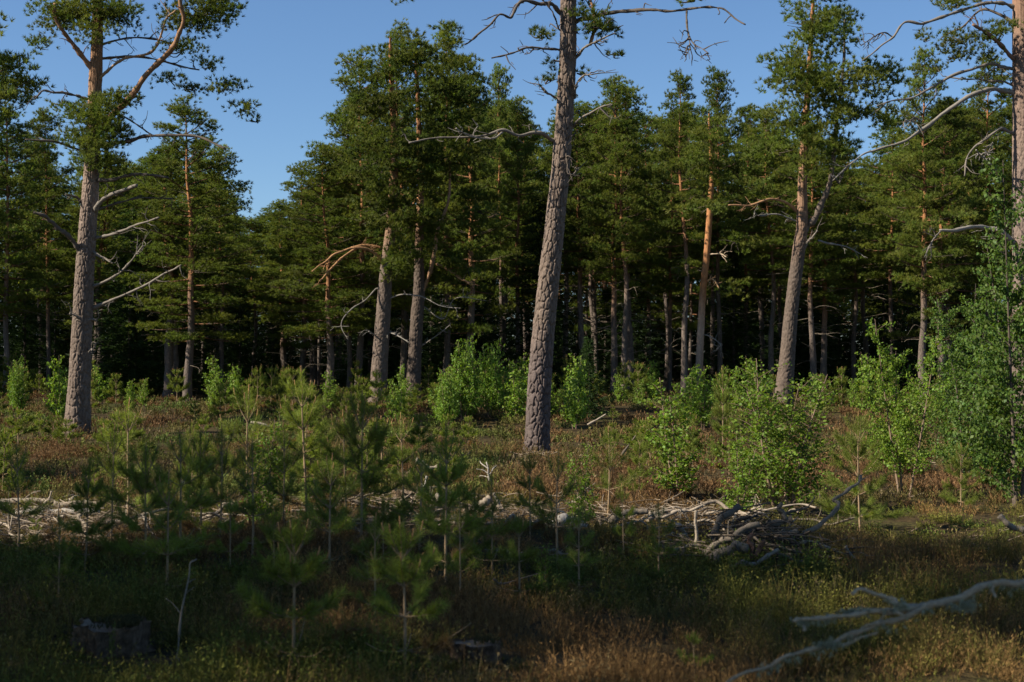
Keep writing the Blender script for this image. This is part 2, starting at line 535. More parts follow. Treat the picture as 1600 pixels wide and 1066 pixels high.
# the forest edge goes on beyond the left border and a grove stands left of the camera: both shade the clearing
for x, d, H in [(-24, 55, 15), (-27, 60, 15.5), (-29.5, 53, 15), (-33, 57, 16), (-37, 54, 15), (-40, 60, 16), (-35, 50, 15), (-44, 55, 15)]:
    b = np.array([x, d, float(gz(x, d))])
    place_pine(EDGE[int(rg.integers(3))], b, H, 2.7, 0.17, 'forest edge pine beyond the left border of the photograph', 'pines beyond the left border', rg.random() * 6.28)
GROVE = [(-11.5, 6.5, 14), (-15, 4.2, 16), (-13, 1.5, 15), (-17.5, 8.0, 16), (-10.5, 2.0, 13), (-21.5, 5.5, 17), (-14.5, -2.5, 15),
         (-23, -1.5, 17), (-9.5, -2.5, 13), (-12.5, -6, 15), (-18.5, -5.5, 16), (-26, 3, 18), (-15.5, 20.5, 12), (-9.8, 8.9, 12.5)]
for x, d, H in GROVE:
    b = np.array([x, d, float(gz(x, d))])
    place_pine(EDGE[int(rg.integers(3))], b, H, 2.6, 0.17, 'pine of the grove beside the camera whose shade covers the near heather', 'shade pines beside the camera', rg.random() * 6.28)


# ------------------------------------------------------------------ dark young spruces between the trunks
def gen_spruce(seed, H=6.0, R=1.35, n=120):
    rng = np.random.default_rng(seed)
    mt, mn = MB(), MB()
    tube(mt, [[0, 0, -0.2], [0.03, 0, H * 0.5], [0, 0.02, H]], 0.07, 0.01, GREY * 0.7, n=8, seg=6)
    az = 0
    col = np.array([0.030, 0.052, 0.016])
    for q in range(n):
        u = q / n
        z = H * (0.06 + 0.93 * u)
        az += 2.4
        ln = R * (1 - u) ** 0.85 * rng.uniform(0.7, 1.15) + 0.08
        d = np.array([math.cos(az), math.sin(az), 0])
        s = np.linspace(0.1, 1, max(4, int(ln * 9)))[:, None]
        P = np.array([0, 0, z]) + d * ln * s + np.array([0, 0, 1.0]) * (-0.35 * ln * s + 0.22 * ln * s ** 3)
        P = np.repeat(P, 5, 0) + rng.normal(0, 0.05, (len(P) * 5, 3))
        D = nrm(d + np.cross(d, [0, 0, 1]) * rng.normal(0, 0.9, (len(P), 1)) + [0, 0, -0.15])
        blades(mn, P, D, 0.3, 3, 0.16, 0.03, col * rng.uniform(0.8, 1.3), rng)
    return dict(trunk=mt.mesh('spruce_trunk', M_BARK, True), crown=mn.mesh('spruce_crown', M_NEEDLE), H=H)


SPR = [gen_spruce(31), gen_spruce(32, R=1.6, n=140)]


def place_spruce(x, d, H, label, group, rs):
    p = SPR[int(rs.integers(2))]
    s = H / p['H']
    o = empty('young_spruce', (x, d, float(gz(x, d))), label, 'spruce', group, rs.random() * 6.28, (s * rs.uniform(0.9, 1.3),) * 2 + (s,))
    part('trunk', p['trunk'], o)
    part('crown', p['crown'], o, 'stuff')


for k in range(150):
    d = rg.uniform(58, 80) if k < 50 else rg.uniform(84, 116)
    x = rg.uniform(-0.40, 0.40) * d
    if k >= 74:
        d = rg.uniform(104, 122); x = (-0.42 + 0.84 * (k - 74 + rg.random()) / 76) * d
    place_spruce(x, d, rg.uniform(3.0, 8.5) if k < 74 else rg.uniform(8.5, 12.5), 'dark young spruce filling the gap between shaded forest trunks', 'spruces in the forest shade', rg)


for px, d, H in [(1130, 92, 10.5), (1150, 88, 10), (1172, 95, 11), (1010, 94, 10), (690, 92, 10.5), (575, 90, 10)]:
    place_spruce(W(px, HZ, d)[0], d, H, 'dark young spruce filling the gap between shaded forest trunks', 'spruces in the forest shade', rg)


# ------------------------------------------------------------------ the large old pines of the clearing
def voro(u, v, cu, seed):
    """distance to cell borders and a random value per cell; u wraps round after cu cells"""
    t = np.random.default_rng(seed)
    J = t.random((cu, 400, 3))
    ui, vi = np.floor(u).astype(int), np.floor(v).astype(int)
    f1 = np.full(u.shape, 9.0); f2 = f1.copy(); cid = np.zeros(u.shape)
    for a in (-1, 0, 1):
        for b in (-1, 0, 1):
            cu_, cv_ = ui + a, vi + b
            h = J[cu_ % cu, cv_ % 400]
            dd = np.hypot(cu_ + h[..., 0] - u, cv_ + h[..., 1] - v)
            n1 = dd < f1
            f2 = np.where(n1, f1, np.minimum(f2, dd))
            cid = np.where(n1, h[..., 2], cid)
            f1 = np.where(n1, dd, f1)
    return f2 - f1, cid


def bark_trunk(pts, radii, seed, cell=(0.085, 0.2), depth=0.022, hres=0.022, seg=84, cols=None, flare=0.0, zfade=None, fine=9.4):
    """trunk with raised bark plates and furrows between them"""
    mb = MB()
    ln = np.sum(np.linalg.norm(np.diff(pts, axis=0), axis=1))
    C = catmull(pts, 3000)
    sl_ = np.concatenate([[0], np.cumsum(np.linalg.norm(np.diff(C, axis=0), axis=1))])
    ln = sl_[-1]
    s = np.concatenate([np.arange(0, min(fine, ln), hres), np.arange(min(fine, ln), ln, hres * 6), [ln]])
    t = np.interp(s, sl_, np.linspace(0, 1, 3000))
    C = np.stack([np.interp(s, sl_, C[:, q]) for q in range(3)], 1)
    n = len(s)
    r = np.interp(t, np.linspace(0, 1, len(radii)), radii)
    T, A, B = frames(C)
    th = np.arange(seg) / seg * 2 * math.pi
    TH, S = np.meshgrid(th, s)
    cu = max(5, int(2 * math.pi * max(radii) * 0.85 / cell[0]))
    wu = 0.35 * (vnoise(S * 1.0, np.sin(TH) * 2, 0.33) - 0.5) + 0.5 * (vnoise(S, np.cos(TH) * 1.3 + 7, 1.1) - 0.5)
    g, cid = voro(TH / (2 * math.pi) * cu + wu + cu * 4, S / cell[1] + 0.6 * (vnoise(np.sin(TH) * 3, S, 0.25) - 0.5) + 3, cu, seed)
    g2, cid2 = voro(TH / (2 * math.pi) * cu * 2 + cu * 8 + wu, S / cell[1] * 2.2 + 5, cu * 2, seed + 1)
    dep = np.ones(n) if zfade is None else np.interp(s, zfade[0], zfade[1])
    dis = depth * dep[:, None] * (sstep(0.03, 0.20, g) - 0.75 + 0.35 * (cid - 0.5) + 0.22 * sstep(0.0, 0.3, g2))
    fl = 1 + flare * np.exp(-S / 0.28) * (1 + 0.3 * np.cos(TH * 4 + seed))
    RR = r[:, None] * fl + dis
    V = C[:, None] + RR[:, :, None] * (np.cos(th)[None, :, None] * A[:, None] + np.sin(th)[None, :, None] * B[:, None])
    cz = np.stack([np.interp(s, [c[0] for c in cols], [c[1][q] for c in cols]) for q in range(3)], -1)
    cc = cz[:, None, :] * (0.82 + 0.26 * cid + 0.18 * cid2)[:, :, None]
    i = np.arange(n - 1)[:, None] * seg
    j = np.arange(seg)[None]; j2 = (j + 1) % seg
    mb.add(V.reshape(-1, 3), cc.reshape(-1, 3), quads=np.stack([i + j, i + j2, i + seg + j2, i + seg + j], -1).reshape(-1, 4))
    return mb, C


def old_pine(name, label, cat, d, trunk, extra, branches, pads, fills, seed, cols, cell, seg=84, hres=0.022, depth=0.022, crown=None, nL=0.10, nw=0.0125, nb=22, dens=170.0, group=None, flare=0.40, zfade=None, fine=9.4):
    rng = np.random.default_rng(seed)
    b = G(trunk[0][0], d)
    pts = [b + [0, 0, -0.2]]
    rad = [trunk[0][2] * d / F / 2]
    for px, py, w in trunk[1:]:
        pts.append(W(px, py, d)); rad.append(w * d / F / 2)
    for dx, dz, rr in extra:
        pts.append(pts[-1] + np.array([dx, 0, dz])); rad.append(rr)
    pts = np.array(pts)
    root = empty(name, b, label, cat, group)
    mb, C = bark_trunk(pts, rad, seed, cell, depth, hres, seg, cols, flare, zfade, fine)
    part('trunk', mb.mesh(name + '_trunk', M_HBARK, True, b), root)
    pc, pr = [], []
    tw = MB()
    for br in branches:
        ps, w0, w1, dd, col = br[:5]
        k = len(ps)
        Pw = []
        for q, (px, py) in enumerate(ps):
            f = q / (k - 1)
            Pw.append(W(px, py, d + dd * f) + (rng.normal(0, 0.02, 3) * (0 < q)))
        Pw = np.array(Pw)
        if len(br) < 6:
            # start inside the trunk, at the height where the branch leaves it
            ci = np.argmin(np.abs(C[:, 2] - (Pw[0][2] - 0.03)))
            Pw = np.vstack([C[ci], Pw])
        m = MB()
        Cb = tube(m, Pw, 0.86 * w0 * d / F / 2, max(0.8 * w1 * d / F / 2, 0.006), col, np.asarray(col) * 1.05, n=len(Pw) * 8, seg=9, rough=0.13, rng=rng, crook=0.012 + 0.07 * w0 * d / F / 2)
        bo = part('branch', m.mesh(name + '_branch', M_DEAD, True, b), root)
        for _ in range(int(rng.integers(5, 12))):       # snags and side twigs
            m = MB()
            q = int(rng.uniform(0.25, 0.98) * len(Cb))
            tdir = nrm(Cb[min(q + 1, len(Cb) - 1)] - Cb[q - 1])
            e = nrm(tdir * 0.7 + rng.normal(0, 0.6, 3))
            ll = rng.uniform(0.1, 0.5)
            tube(m, [Cb[q], Cb[q] + e * ll * 0.5 + rng.normal(0, 0.03, 3), Cb[q] + e * ll + rng.normal(0, 0.06, 3)], 0.014, 0.005, np.asarray(col) * 0.9, n=7, seg=5, cap=False, crook=0.02, rng=rng)
            if ll > 0.25:
                p_ = Cb[q] + e * ll * 0.6
                tube(m, [p_, p_ + nrm(e + rng.normal(0, 0.7, 3)) * ll * 0.4], 0.008, 0.004, np.asarray(col) * 0.9, n=4, seg=4, cap=False)
            part('side_twig', m.mesh(name + '_side_twig', M_DEAD, True, b), bo)
    for px, py, dd, r in pads:
        pc.append(W(px, py, d + dd)); pr.append(r)
    for px, py, rx, ry, n, r in fills:
        for _ in range(n):
            a = nrm(rng.normal(size=3)) * rng.random() ** 0.4
            pc.append(W(px + rx * a[0], py + ry * a[1], d + (a[2] - 0.4) * rx * d / F)); pr.append(r * rng.uniform(0.7, 1.25))
        c0 = W(px, py, d)
        for _ in range(max(2, n // 2)):
            a = nrm(rng.normal(0, 1, 3)) * [rx * d / F * 0.8, rx * d / F * 0.7, ry * d / F * 0.7]
            tube(tw, [c0, c0 + a * 0.5 + rng.normal(0, 0.06, 3), c0 + a], 0.02, 0.006, GREY * 0.7, n=6, seg=4, cap=False)
    if crown:
        z0, z1, R, nl = crown
        az = 0.3
        for q in range(nl):
            u = (q + 0.5) / nl
            z = z0 + (z1 - z0) * u
            ci = np.argmin(np.abs(C[:, 2] - z)); p0 = C[ci]
            az += 2.4
            ln = R * (1 - u) ** 0.5 * rng.uniform(0.55, 1.2)
            dv = np.array([math.cos(az), math.sin(az), 0.15 + 0.5 * u])
            tube(tw, [p0, p0 + dv * ln * 0.5 - [0, 0, 0.1], p0 + dv * ln], 0.05 * (1.1 - u), 0.012, ORANGE * 0.7, n=7, seg=5, cap=False)
            for _ in range(2 + int(ln * 2.2)):
                s = rng.uniform(0.4, 1)
                pc.append(p0 + dv * ln * s + rng.normal(0, 0.22, 3) * [1.5, 1.5, 0.6]); pr.append(rng.uniform(0.28, 0.5))
    if tw.v:
        part('limbs', tw.mesh(name + '_limbs', M_BARK, True, b), root, 'stuff')
    if pc:
        m = MB()
        pads_to_needles(m, pc, pr, rng, dens, nb, nL, nw, base=NEED * 0.95, flat=0.6)
        part('crown', m.mesh(name + '_crown', M_NEEDLE, False, b), root, 'stuff')
    return root


LB = np.array([0.150, 0.110, 0.084])
DK = np.array([0.080, 0.060, 0.052])
BR_G, BR_O, BR_D = (0.165, 0.138, 0.110), (0.26, 0.13, 0.06), (0.10, 0.078, 0.060)
# leaning pine in the centre
old_pine('leaning_pine', 'tall leaning pine with plated grey bark in the middle of the clearing', 'pine tree', 27.6,
    [(838, 712, 37), (843, 600, 34.5), (853, 480, 32), (866, 360, 28.5), (877, 250, 26), (884, 150, 25), (888, 60, 24), (888, 0, 23)],
    [(0.05, 2.0, 0.12), (-0.1, 2.2, 0.07), (0.05, 2.0, 0.02)],
    [([(862, 218), (845, 210), (815, 209), (785, 207), (740, 213), (690, 213), (640, 222)], 8, 3, -0.8, BR_G),
     ([(785, 207), (770, 216), (735, 214), (715, 200)], 4, 2, -0.9, (0.24, 0.21, 0.175), 1),
     ([(892, 200), (905, 187), (925, 176), (955, 160)], 7, 2.5, -0.5, BR_G),
     ([(874, 78), (850, 75), (825, 74), (800, 80), (767, 92)], 6, 2.5, -0.5, BR_D),
     ([(878, 22), (862, 10), (840, 4), (812, 2), (800, 25), (785, 20), (765, 40), (740, 58), (722, 70)], 8, 2.5, -1.0, BR_D),
     ([(903, 33), (930, 24), (965, 19), (1000, 15), (1035, 18), (1080, 15), (1110, 14), (1140, 20), (1163, 40)], 8.5, 2.5, -1.2, BR_D),
     ([(1073, 18), (1075, 48), (1082, 65), (1092, 74), (1105, 88)], 4, 1.6, -1.0, BR_D, 1),
     ([(1076, 50), (1080, 66), (1073, 90)], 2.5, 1.2, -1.0, BR_D, 1),
     ([(900, 92), (915, 78), (938, 65), (965, 50)], 7, 2.5, -0.4, BR_G),
     ([(897, 155), (900, 138), (908, 125), (925, 118)], 5, 2.5, -0.5, BR_G),
     ([(922, 70), (930, 45), (929, 22), (922, -5)], 6, 5, 0.6, BR_O, 1),
     ([(876, 48), (866, 30), (858, 18), (850, -4)], 4, 2, -0.3, BR_D),
     ([(886, 280), (895, 270), (903, 266)], 4, 2, -0.2, BR_G),
     ([(866, 152), (858, 146), (853, 143)], 4, 2, -0.2, BR_G),
     ([(884, 205), (886, 240), (893, 285)], 3.5, 1.5, -0.3, BR_D)],
    [(620, 2, -1, 0.25), (640, -4, -1, 0.28), (706, 50, -1, 0.30), (690, 46, -1, 0.22), (716, 62, -1, 0.2)],
    [(945, 45, 38, 22, 12, 0.26), (915, 22, 22, 16, 6, 0.25), (845, 55, 24, 12, 6, 0.22), (866, 95, 10, 14, 3, 0.2), (860, 122, 14, 10, 3, 0.2), (906, 116, 10, 8, 2, 0.18), (1085, 2, 30, 8, 5, 0.2), (960, 85, 18, 10, 3, 0.15)],
    41, [(0, DK * 1.15), (2.0, DK * 1.35), (2.9, LB * 0.95), (7.0, LB * 1.0), (9.5, LB * 0.85), (12, ORANGE)], (0.085, 0.20), depth=0.034, seg=124, hres=0.018, crown=(9.3, 15.2, 2.3, 26))
# big old pine on the left
old_pine('branchy_pine', 'big old pine with thick pale trunk and many dead side branches on the left', 'pine tree', 35.5,
    [(120, 682, 40), (124, 600, 32.5), (129, 500, 29.5), (134, 400, 26.5), (141, 300, 23.5), (146, 220, 20), (149, 130, 19), (152, 60, 16), (153, 0, 14)],
    [(0.1, 2.0, 0.07), (-0.1, 2.4, 0.03)],
    [([(152, 205), (180, 175), (205, 150), (235, 112), (265, 80), (280, 55), (285, 25), (280, -15)], 13, 8, -1.0, (0.25, 0.135, 0.07)),
     ([(147, 112), (125, 85), (105, 60), (90, 35), (85, 5)], 11, 6, -0.8, (0.28, 0.15, 0.085)),
     ([(155, 125), (172, 104), (195, 92), (232, 84), (252, 60), (262, 30), (275, 15)], 7, 3, -0.8, (0.30, 0.19, 0.11)),
     ([(158, 92), (190, 90), (240, 92), (280, 100), (315, 110)], 6, 3, 0.8, BR_D),
     ([(160, 70), (200, 58), (240, 62), (275, 68)], 5, 3, 0.7, BR_D),
     ([(140, 155), (115, 150), (85, 143), (65, 143), (54, 153)], 6, 2.5, -0.6, BR_D),
     ([(190, 180), (215, 195), (240, 212)], 4, 2, -0.5, BR_D, 1),
     ([(152, 228), (190, 224), (225, 216), (265, 211), (310, 217), (350, 233)], 9, 3.5, -0.9, BR_D),
     ([(138, 240), (115, 232), (85, 222), (40, 216)], 7, 3, -0.7, BR_D),
     ([(148, 335), (155, 318), (175, 302), (215, 293)], 11, 7, -0.7, BR_G),
     ([(150, 328), (185, 316), (220, 312), (272, 309)], 5, 3, 0.6, BR_D),
     ([(150, 375), (185, 362), (215, 350), (250, 338)], 7, 3, -0.8, BR_G),
     ([(132, 410), (122, 385), (105, 366), (88, 352), (75, 343), (55, 330)], 10, 6, -0.8, BR_D),
     ([(142, 392), (160, 402), (177, 410)], 6, 4, -0.4, BR_G),
     ([(140, 450), (170, 434), (195, 418), (212, 398), (224, 384)], 6, 2.5, -0.7, BR_G),
     ([(148, 480), (185, 465), (225, 445), (262, 425), (282, 413)], 7, 3.5, -0.9, BR_G),
     ([(150, 500), (128, 496), (106, 490)], 5, 3, -0.4, BR_G),
     ([(132, 325), (118, 308), (102, 303)], 5, 3, -0.3, BR_D),
     ([(150, 283), (165, 278), (210, 272), (265, 276)], 8, 4, -0.5, BR_D),
     ([(126, 548), (140, 548), (146, 549)], 4, 3, -0.3, BR_G)],
    [(70, 50, -1, 0.4), (60, 70, -1, 0.3), (169, 171, -1.2, 0.27), (145, 189, -1.1, 0.39), (168, 230, -1.0, 0.35), (127, 184, -0.6, 0.31), (160, 176, -1.1, 0.29), (168, 170, -1.4, 0.30), (133, 195, -0.9, 0.30), (138, 193, -0.5, 0.35), (161, 192, -0.4, 0.28), (154, 213, -0.9, 0.29), (149, 156, -0.8, 0.32), (146, 228, -1.3, 0.40), (114, 186, -1.5, 0.32), (156, 156, -1.1, 0.33), (181, 234, -1.0, 0.39), (180, 209, -0.4, 0.41), (174, 183, -0.6, 0.39), (146, 204, -1.1, 0.29), (132, 176, -0.6, 0.30), (122, 254, -1.1, 0.31), (177, 203, -1.0, 0.41), (132, 190, -1.0, 0.29), (134, 220, -1.1, 0.37), (176, 151, -0.8, 0.32), (147, 217, -0.5, 0.32), (144, 247, -1.5, 0.39), (162, 241, -0.5, 0.40), (127, 255, -0.8, 0.34), (169, 172, -1.0, 0.29), (123, 219, -0.8, 0.29), (120, 182, -0.8, 0.34), (156, 163, -1.4, 0.40), (156, 252, -0.5, 0.41), (161, 212, -1.3, 0.42), (133, 52, -1.4, 0.35), (128, 48, -1.5, 0.34), (129, 64, -0.6, 0.29), (157, 63, -0.9, 0.33), (128, 17, -1.2, 0.29), (141, 67, -1.3, 0.36), (145, 32, -1.4, 0.28), (160, 56, -1.2, 0.36), (141, 47, -0.7, 0.31), (152, 41, -0.7, 0.32), (132, 9, -0.7, 0.30), (127, 43, -0.7, 0.36), (142, 20, -0.8, 0.36), (169, 49, -1.0, 0.37)],
    [(145, 205, 50, 40, 40, 0.46), (185, 165, 28, 20, 12, 0.40), (165, 262, 42, 14, 14, 0.36), (110, 25, 52, 28, 28, 0.48), (180, 25, 38, 30, 20, 0.46), (315, 25, 56, 34, 32, 0.48), (285, 80, 36, 18, 10, 0.33),
     (330, 105, 22, 14, 6, 0.3), (350, 135, 24, 18, 9, 0.32), (265, 125, 24, 10, 6, 0.28), (300, 140, 20, 12, 6, 0.28), (375, 170, 22, 12, 7, 0.28), (395, 190, 10, 8, 3, 0.22), (95, 165, 22, 10, 5, 0.28), (350, 20, 25, 18, 8, 0.35), (60, 75, 20, 14, 5, 0.3)],
    42, [(0, LB * 0.9), (4.5, LB * 0.95), (6.5, np.array([0.21, 0.15, 0.115])), (9.0, np.array([0.24, 0.135, 0.075])), (14, ORANGE)], (0.10, 0.22), seg=104, hres=0.024, depth=0.034, fine=8.5, crown=(11.4, 15.5, 2.0, 14), flare=0.2, nL=0.105, nw=0.017, nb=17, dens=125)
# right pine, cut by the frame
old_pine('drooping_branch_pine', 'old pine at the right edge with long drooping dead branches', 'pine tree', 32.5,
    [(1602, 700, 46), (1602, 560, 38), (1601, 400, 36), (1600, 250, 34), (1599, 100, 32), (1598, 0, 30)],
    [(0.0, 2.2, 0.15), (0.0, 2.4, 0.08), (0, 1.5, 0.03)],
    [([(1586, 12), (1565, 6), (1540, 4), (1505, 14), (1470, 28), (1440, 38), (1415, 38), (1395, 58), (1375, 78), (1350, 95)], 8, 3, -0.9, BR_G),
     ([(1395, 58), (1380, 50), (1362, 62), (1345, 70)], 3, 1.5, -0.9, BR_D, 1),
     ([(1586, 108), (1565, 103), (1545, 103), (1500, 112), (1455, 138), (1425, 152), (1395, 156), (1370, 165)], 7, 2.5, -0.8, BR_G),
     ([(1586, 136), (1560, 128), (1525, 126), (1480, 122)], 5, 2.5, 0.5, BR_G),
     ([(1586, 148), (1565, 141), (1540, 141), (1508, 152), (1475, 178), (1440, 205), (1410, 224), (1370, 233), (1340, 250), (1300, 283)], 10, 2.5, -1.2, (0.19, 0.165, 0.135)),
     ([(1440, 190), (1425, 184), (1412, 192)], 2.5, 1.4, -1.0, BR_G, 1),
     ([(1588, 212), (1570, 203), (1553, 206), (1530, 225), (1512, 242), (1504, 275)], 7, 3, -0.6, BR_G),
     ([(1560, 270), (1536, 248), (1526, 235)], 6, 2.5, -0.8, (0.24, 0.21, 0.175), 1),
     ([(1536, 248), (1545, 236), (1552, 224)], 4, 2, -0.8, (0.24, 0.21, 0.175), 1),
     ([(1590, 100), (1575, 80), (1550, 55), (1518, 35)], 10, 6, -0.6, (0.20, 0.12, 0.08)),
     ([(1590, 385), (1565, 362), (1530, 355), (1500, 358), (1468, 361)], 12, 5, -0.9, (0.24, 0.21, 0.17)),
     ([(1470, 361), (1458, 378), (1445, 398)], 4, 2, -0.9, BR_G, 1),
     ([(1588, 40), (1560, 22), (1530, 15), (1500, 45), (1470, 60)], 6, 3, 0.9, BR_D)],
    [], [(1500, 65, 45, 14, 12, 0.3), (1555, 50, 28, 18, 9, 0.3), (1490, 90, 26, 10, 6, 0.26), (1545, 88, 26, 12, 6, 0.26), (1500, 5, 40, 12, 9, 0.3), (1450, 60, 14, 8, 3, 0.25)],
    43, [(0, LB * 0.85), (6, np.array([0.165, 0.12, 0.095])), (9.5, np.array([0.19, 0.12, 0.085])), (13, ORANGE)], (0.08, 0.17), seg=90, hres=0.024, depth=0.022, crown=(10.3, 15.5, 2.6, 22), flare=0.2)
# forked pine at the right of the forest edge
old_pine('forked_pine', 'forked pine with two upright limbs and a full crown, right of centre', 'pine tree', 49.0,
    [(1222, 655, 30), (1230, 560, 23), (1237, 480, 20), (1247, 400, 19), (1253, 350, 17), (1254, 280, 13), (1258, 200, 10), (1265, 100, 7), (1270, 10, 4)],
    [(0.1, 1.2, 0.03)],
    [([(1258, 358), (1275, 338), (1290, 305), (1300, 265), (1308, 190), (1316, 110), (1320, 30)], 15, 4, -0.6, (0.12, 0.09, 0.07)),
     ([(1244, 330), (1225, 315), (1200, 312), (1172, 322), (1140, 320)], 6, 3, -0.8, (0.33, 0.18, 0.09)),
     ([(1243, 345), (1215, 335), (1190, 338), (1180, 332)], 4, 2, -0.6, (0.20, 0.178, 0.148)),
     ([(1252, 392), (1265, 375), (1278, 362)], 5, 3, -0.4, BR_G),
     ([(1278, 376), (1300, 383), (1325, 390), (1345, 396)], 4, 2, 0.4, (0.20, 0.178, 0.148), 1),
     ([(1300, 270), (1312, 285), (1322, 262)], 3, 2, -0.5, BR_G, 1)],
    [(1261, 224, -1.2, 0.45), (1231, 274, -1.6, 0.38), (1266, 46, -1.4, 0.46), (1264, 253, -1.3, 0.48), (1241, 124, -1.2, 0.39), (1275, 276, -1.1, 0.50), (1286, 108, -1.0, 0.42), (1286, 49, -1.8, 0.38), (1264, 50, -1.6, 0.43), (1252, 191, -1.3, 0.51), (1286, 123, -0.8, 0.46), (1276, 252, -0.9, 0.44), (1249, 115, -1.3, 0.39), (1275, 277, -1.8, 0.49), (1242, 181, -1.1, 0.50), (1262, 266, -1.1, 0.40), (1291, 69, -0.8, 0.39), (1262, 258, -1.7, 0.41), (1245, 128, -0.9, 0.40), (1288, 48, -1.4, 0.43), (1268, 128, -1.2, 0.51), (1258, 164, -1.6, 0.39), (1268, 46, -1.9, 0.41), (1238, 144, -1.2, 0.35), (1261, 134, -1.5, 0.47), (1240, 97, -1.2, 0.52), (1256, 224, -1.5, 0.40), (1252, 209, -1.6, 0.41), (1240, 96, -1.1, 0.39), (1274, 226, -1.7, 0.42), (1243, 111, -1.5, 0.49), (1279, 172, -1.5, 0.46), (1264, 63, -1.8, 0.44), (1274, 243, -1.7, 0.39), (1287, 201, -1.9, 0.35), (1328, 174, -1.3, 0.38), (1299, 137, -2.0, 0.38), (1330, 69, -1.2, 0.37), (1313, 191, -1.2, 0.50), (1310, 235, -1.5, 0.37), (1289, 162, -1.1, 0.44), (1327, 191, -1.1, 0.50), (1305, 149, -1.6, 0.37), (1322, 181, -2.0, 0.45), (1309, 193, -1.7, 0.52), (1302, 206, -1.4, 0.39), (1320, 175, -1.5, 0.51), (1284, 225, -1.3, 0.45), (1298, 197, -1.6, 0.34), (1331, 117, -1.3, 0.52), (1294, 253, -1.2, 0.41), (1321, 66, -1.8, 0.37), (1291, 159, -1.0, 0.40), (1282, 242, -1.2, 0.40), (1288, 199, -1.6, 0.38), (1283, 232, -1.4, 0.36), (1304, 237, -1.0, 0.36), (1323, 142, -1.0, 0.43)], [(1285, 40, 70, 55, 44, 0.5), (1300, 130, 100, 45, 52, 0.5), (1230, 110, 50, 40, 22, 0.45), (1240, 195, 65, 34, 28, 0.45), (1345, 175, 60, 40, 24, 0.45), (1205, 240, 50, 22, 16, 0.42), (1300, 235, 50, 22, 14, 0.42), (1380, 120, 28, 28, 10, 0.4), (1190, 290, 30, 14, 7, 0.38), (1285, -50, 70, 50, 26, 0.5)],
    44, [(0, LB * 0.7), (5, LB * 0.62), (8, np.array([0.26, 0.15, 0.09])), (12, ORANGE)], (0.09, 0.2), seg=60, hres=0.035, depth=0.030, fine=7.0, nL=0.16, nw=0.031, nb=14, dens=80)
# two thick pines in the middle of the edge
old_pine('arched_limb_pine', 'pine with pale trunk and an arched orange dead limb reaching left', 'pine tree', 51.0,
    [(590, 640, 28), (594, 560, 24), (599, 490, 22), (604, 420, 19), (612, 340, 15), (616, 240, 11), (612, 130, 7), (610, 80, 4)], [(0, 0.5, 0.02)],
    [([(596, 408), (588, 398), (575, 390), (545, 388), (525, 396), (505, 412), (488, 424)], 7, 2.5, -1.2, (0.31, 0.165, 0.075)),
     ([(556, 389), (535, 402), (518, 420), (502, 440)], 5, 2.5, -1.2, (0.31, 0.165, 0.075), 1),
     ([(548, 388), (570, 383), (595, 386)], 5, 4, 0.2, (0.31, 0.165, 0.075), 1),
     ([(586, 452), (570, 470), (548, 485), (535, 505), (545, 530)], 3, 1.4, -0.8, (0.19, 0.165, 0.135)),
     ([(604, 470), (625, 462), (660, 465), (690, 478), (720, 482)], 3.4, 1.4, -1.0, (0.19, 0.165, 0.135)),
     ([(604, 520), (618, 524), (640, 535)], 3, 1.4, -0.7, (0.20, 0.178, 0.148)),
     ([(590, 525), (575, 519)], 3, 2, -0.5, (0.20, 0.178, 0.148))],
    [(624, 390, -1.6, 0.43), (616, 301, -1.8, 0.34), (607, 191, -1.9, 0.42), (596, 226, -0.9, 0.34), (608, 424, -1.5, 0.38), (584, 300, -1.4, 0.43), (593, 354, -1.4, 0.39), (623, 419, -1.2, 0.37), (630, 136, -1.5, 0.47), (632, 221, -1.0, 0.46), (612, 344, -1.0, 0.43), (585, 253, -1.0, 0.41), (609, 378, -1.2, 0.41), (609, 304, -1.3, 0.41), (584, 278, -1.1, 0.52), (604, 250, -1.3, 0.52), (612, 211, -1.6, 0.43), (615, 152, -1.6, 0.44), (586, 156, -1.0, 0.50), (626, 214, -1.3, 0.42), (625, 410, -1.7, 0.43), (601, 284, -1.3, 0.45), (607, 242, -1.6, 0.37), (628, 263, -1.0, 0.49), (625, 355, -1.8, 0.34), (619, 416, -1.8, 0.45), (585, 321, -1.3, 0.37), (618, 346, -1.5, 0.43), (600, 416, -1.7, 0.36), (611, 163, -1.2, 0.49), (581, 413, -1.1, 0.37), (619, 224, -1.7, 0.52), (611, 193, -1.2, 0.41), (600, 262, -1.8, 0.39), (631, 146, -1.0, 0.39), (624, 155, -1.6, 0.34), (587, 179, -0.8, 0.44), (626, 383, -1.1, 0.43), (600, 312, -1.2, 0.42), (586, 372, -1.6, 0.43), (627, 338, -1.9, 0.37), (633, 336, -1.5, 0.38), (627, 239, -1.5, 0.50), (609, 236, -1.6, 0.47)], [(612, 105, 34, 34, 20, 0.42), (600, 250, 75, 60, 56, 0.48), (610, 330, 80, 40, 36, 0.45), (585, 160, 55, 60, 30, 0.48), (640, 395, 40, 28, 14, 0.42), (620, 430, 34, 16, 9, 0.36), (470, 440, 36, 20, 10, 0.38)],
    45, [(0, LB * 0.8), (5, LB * 0.75), (7, np.array([0.24, 0.135, 0.075])), (12, ORANGE)], (0.09, 0.2), seg=60, hres=0.035, depth=0.030, fine=7.0, nL=0.16, nw=0.031, nb=14, dens=80)
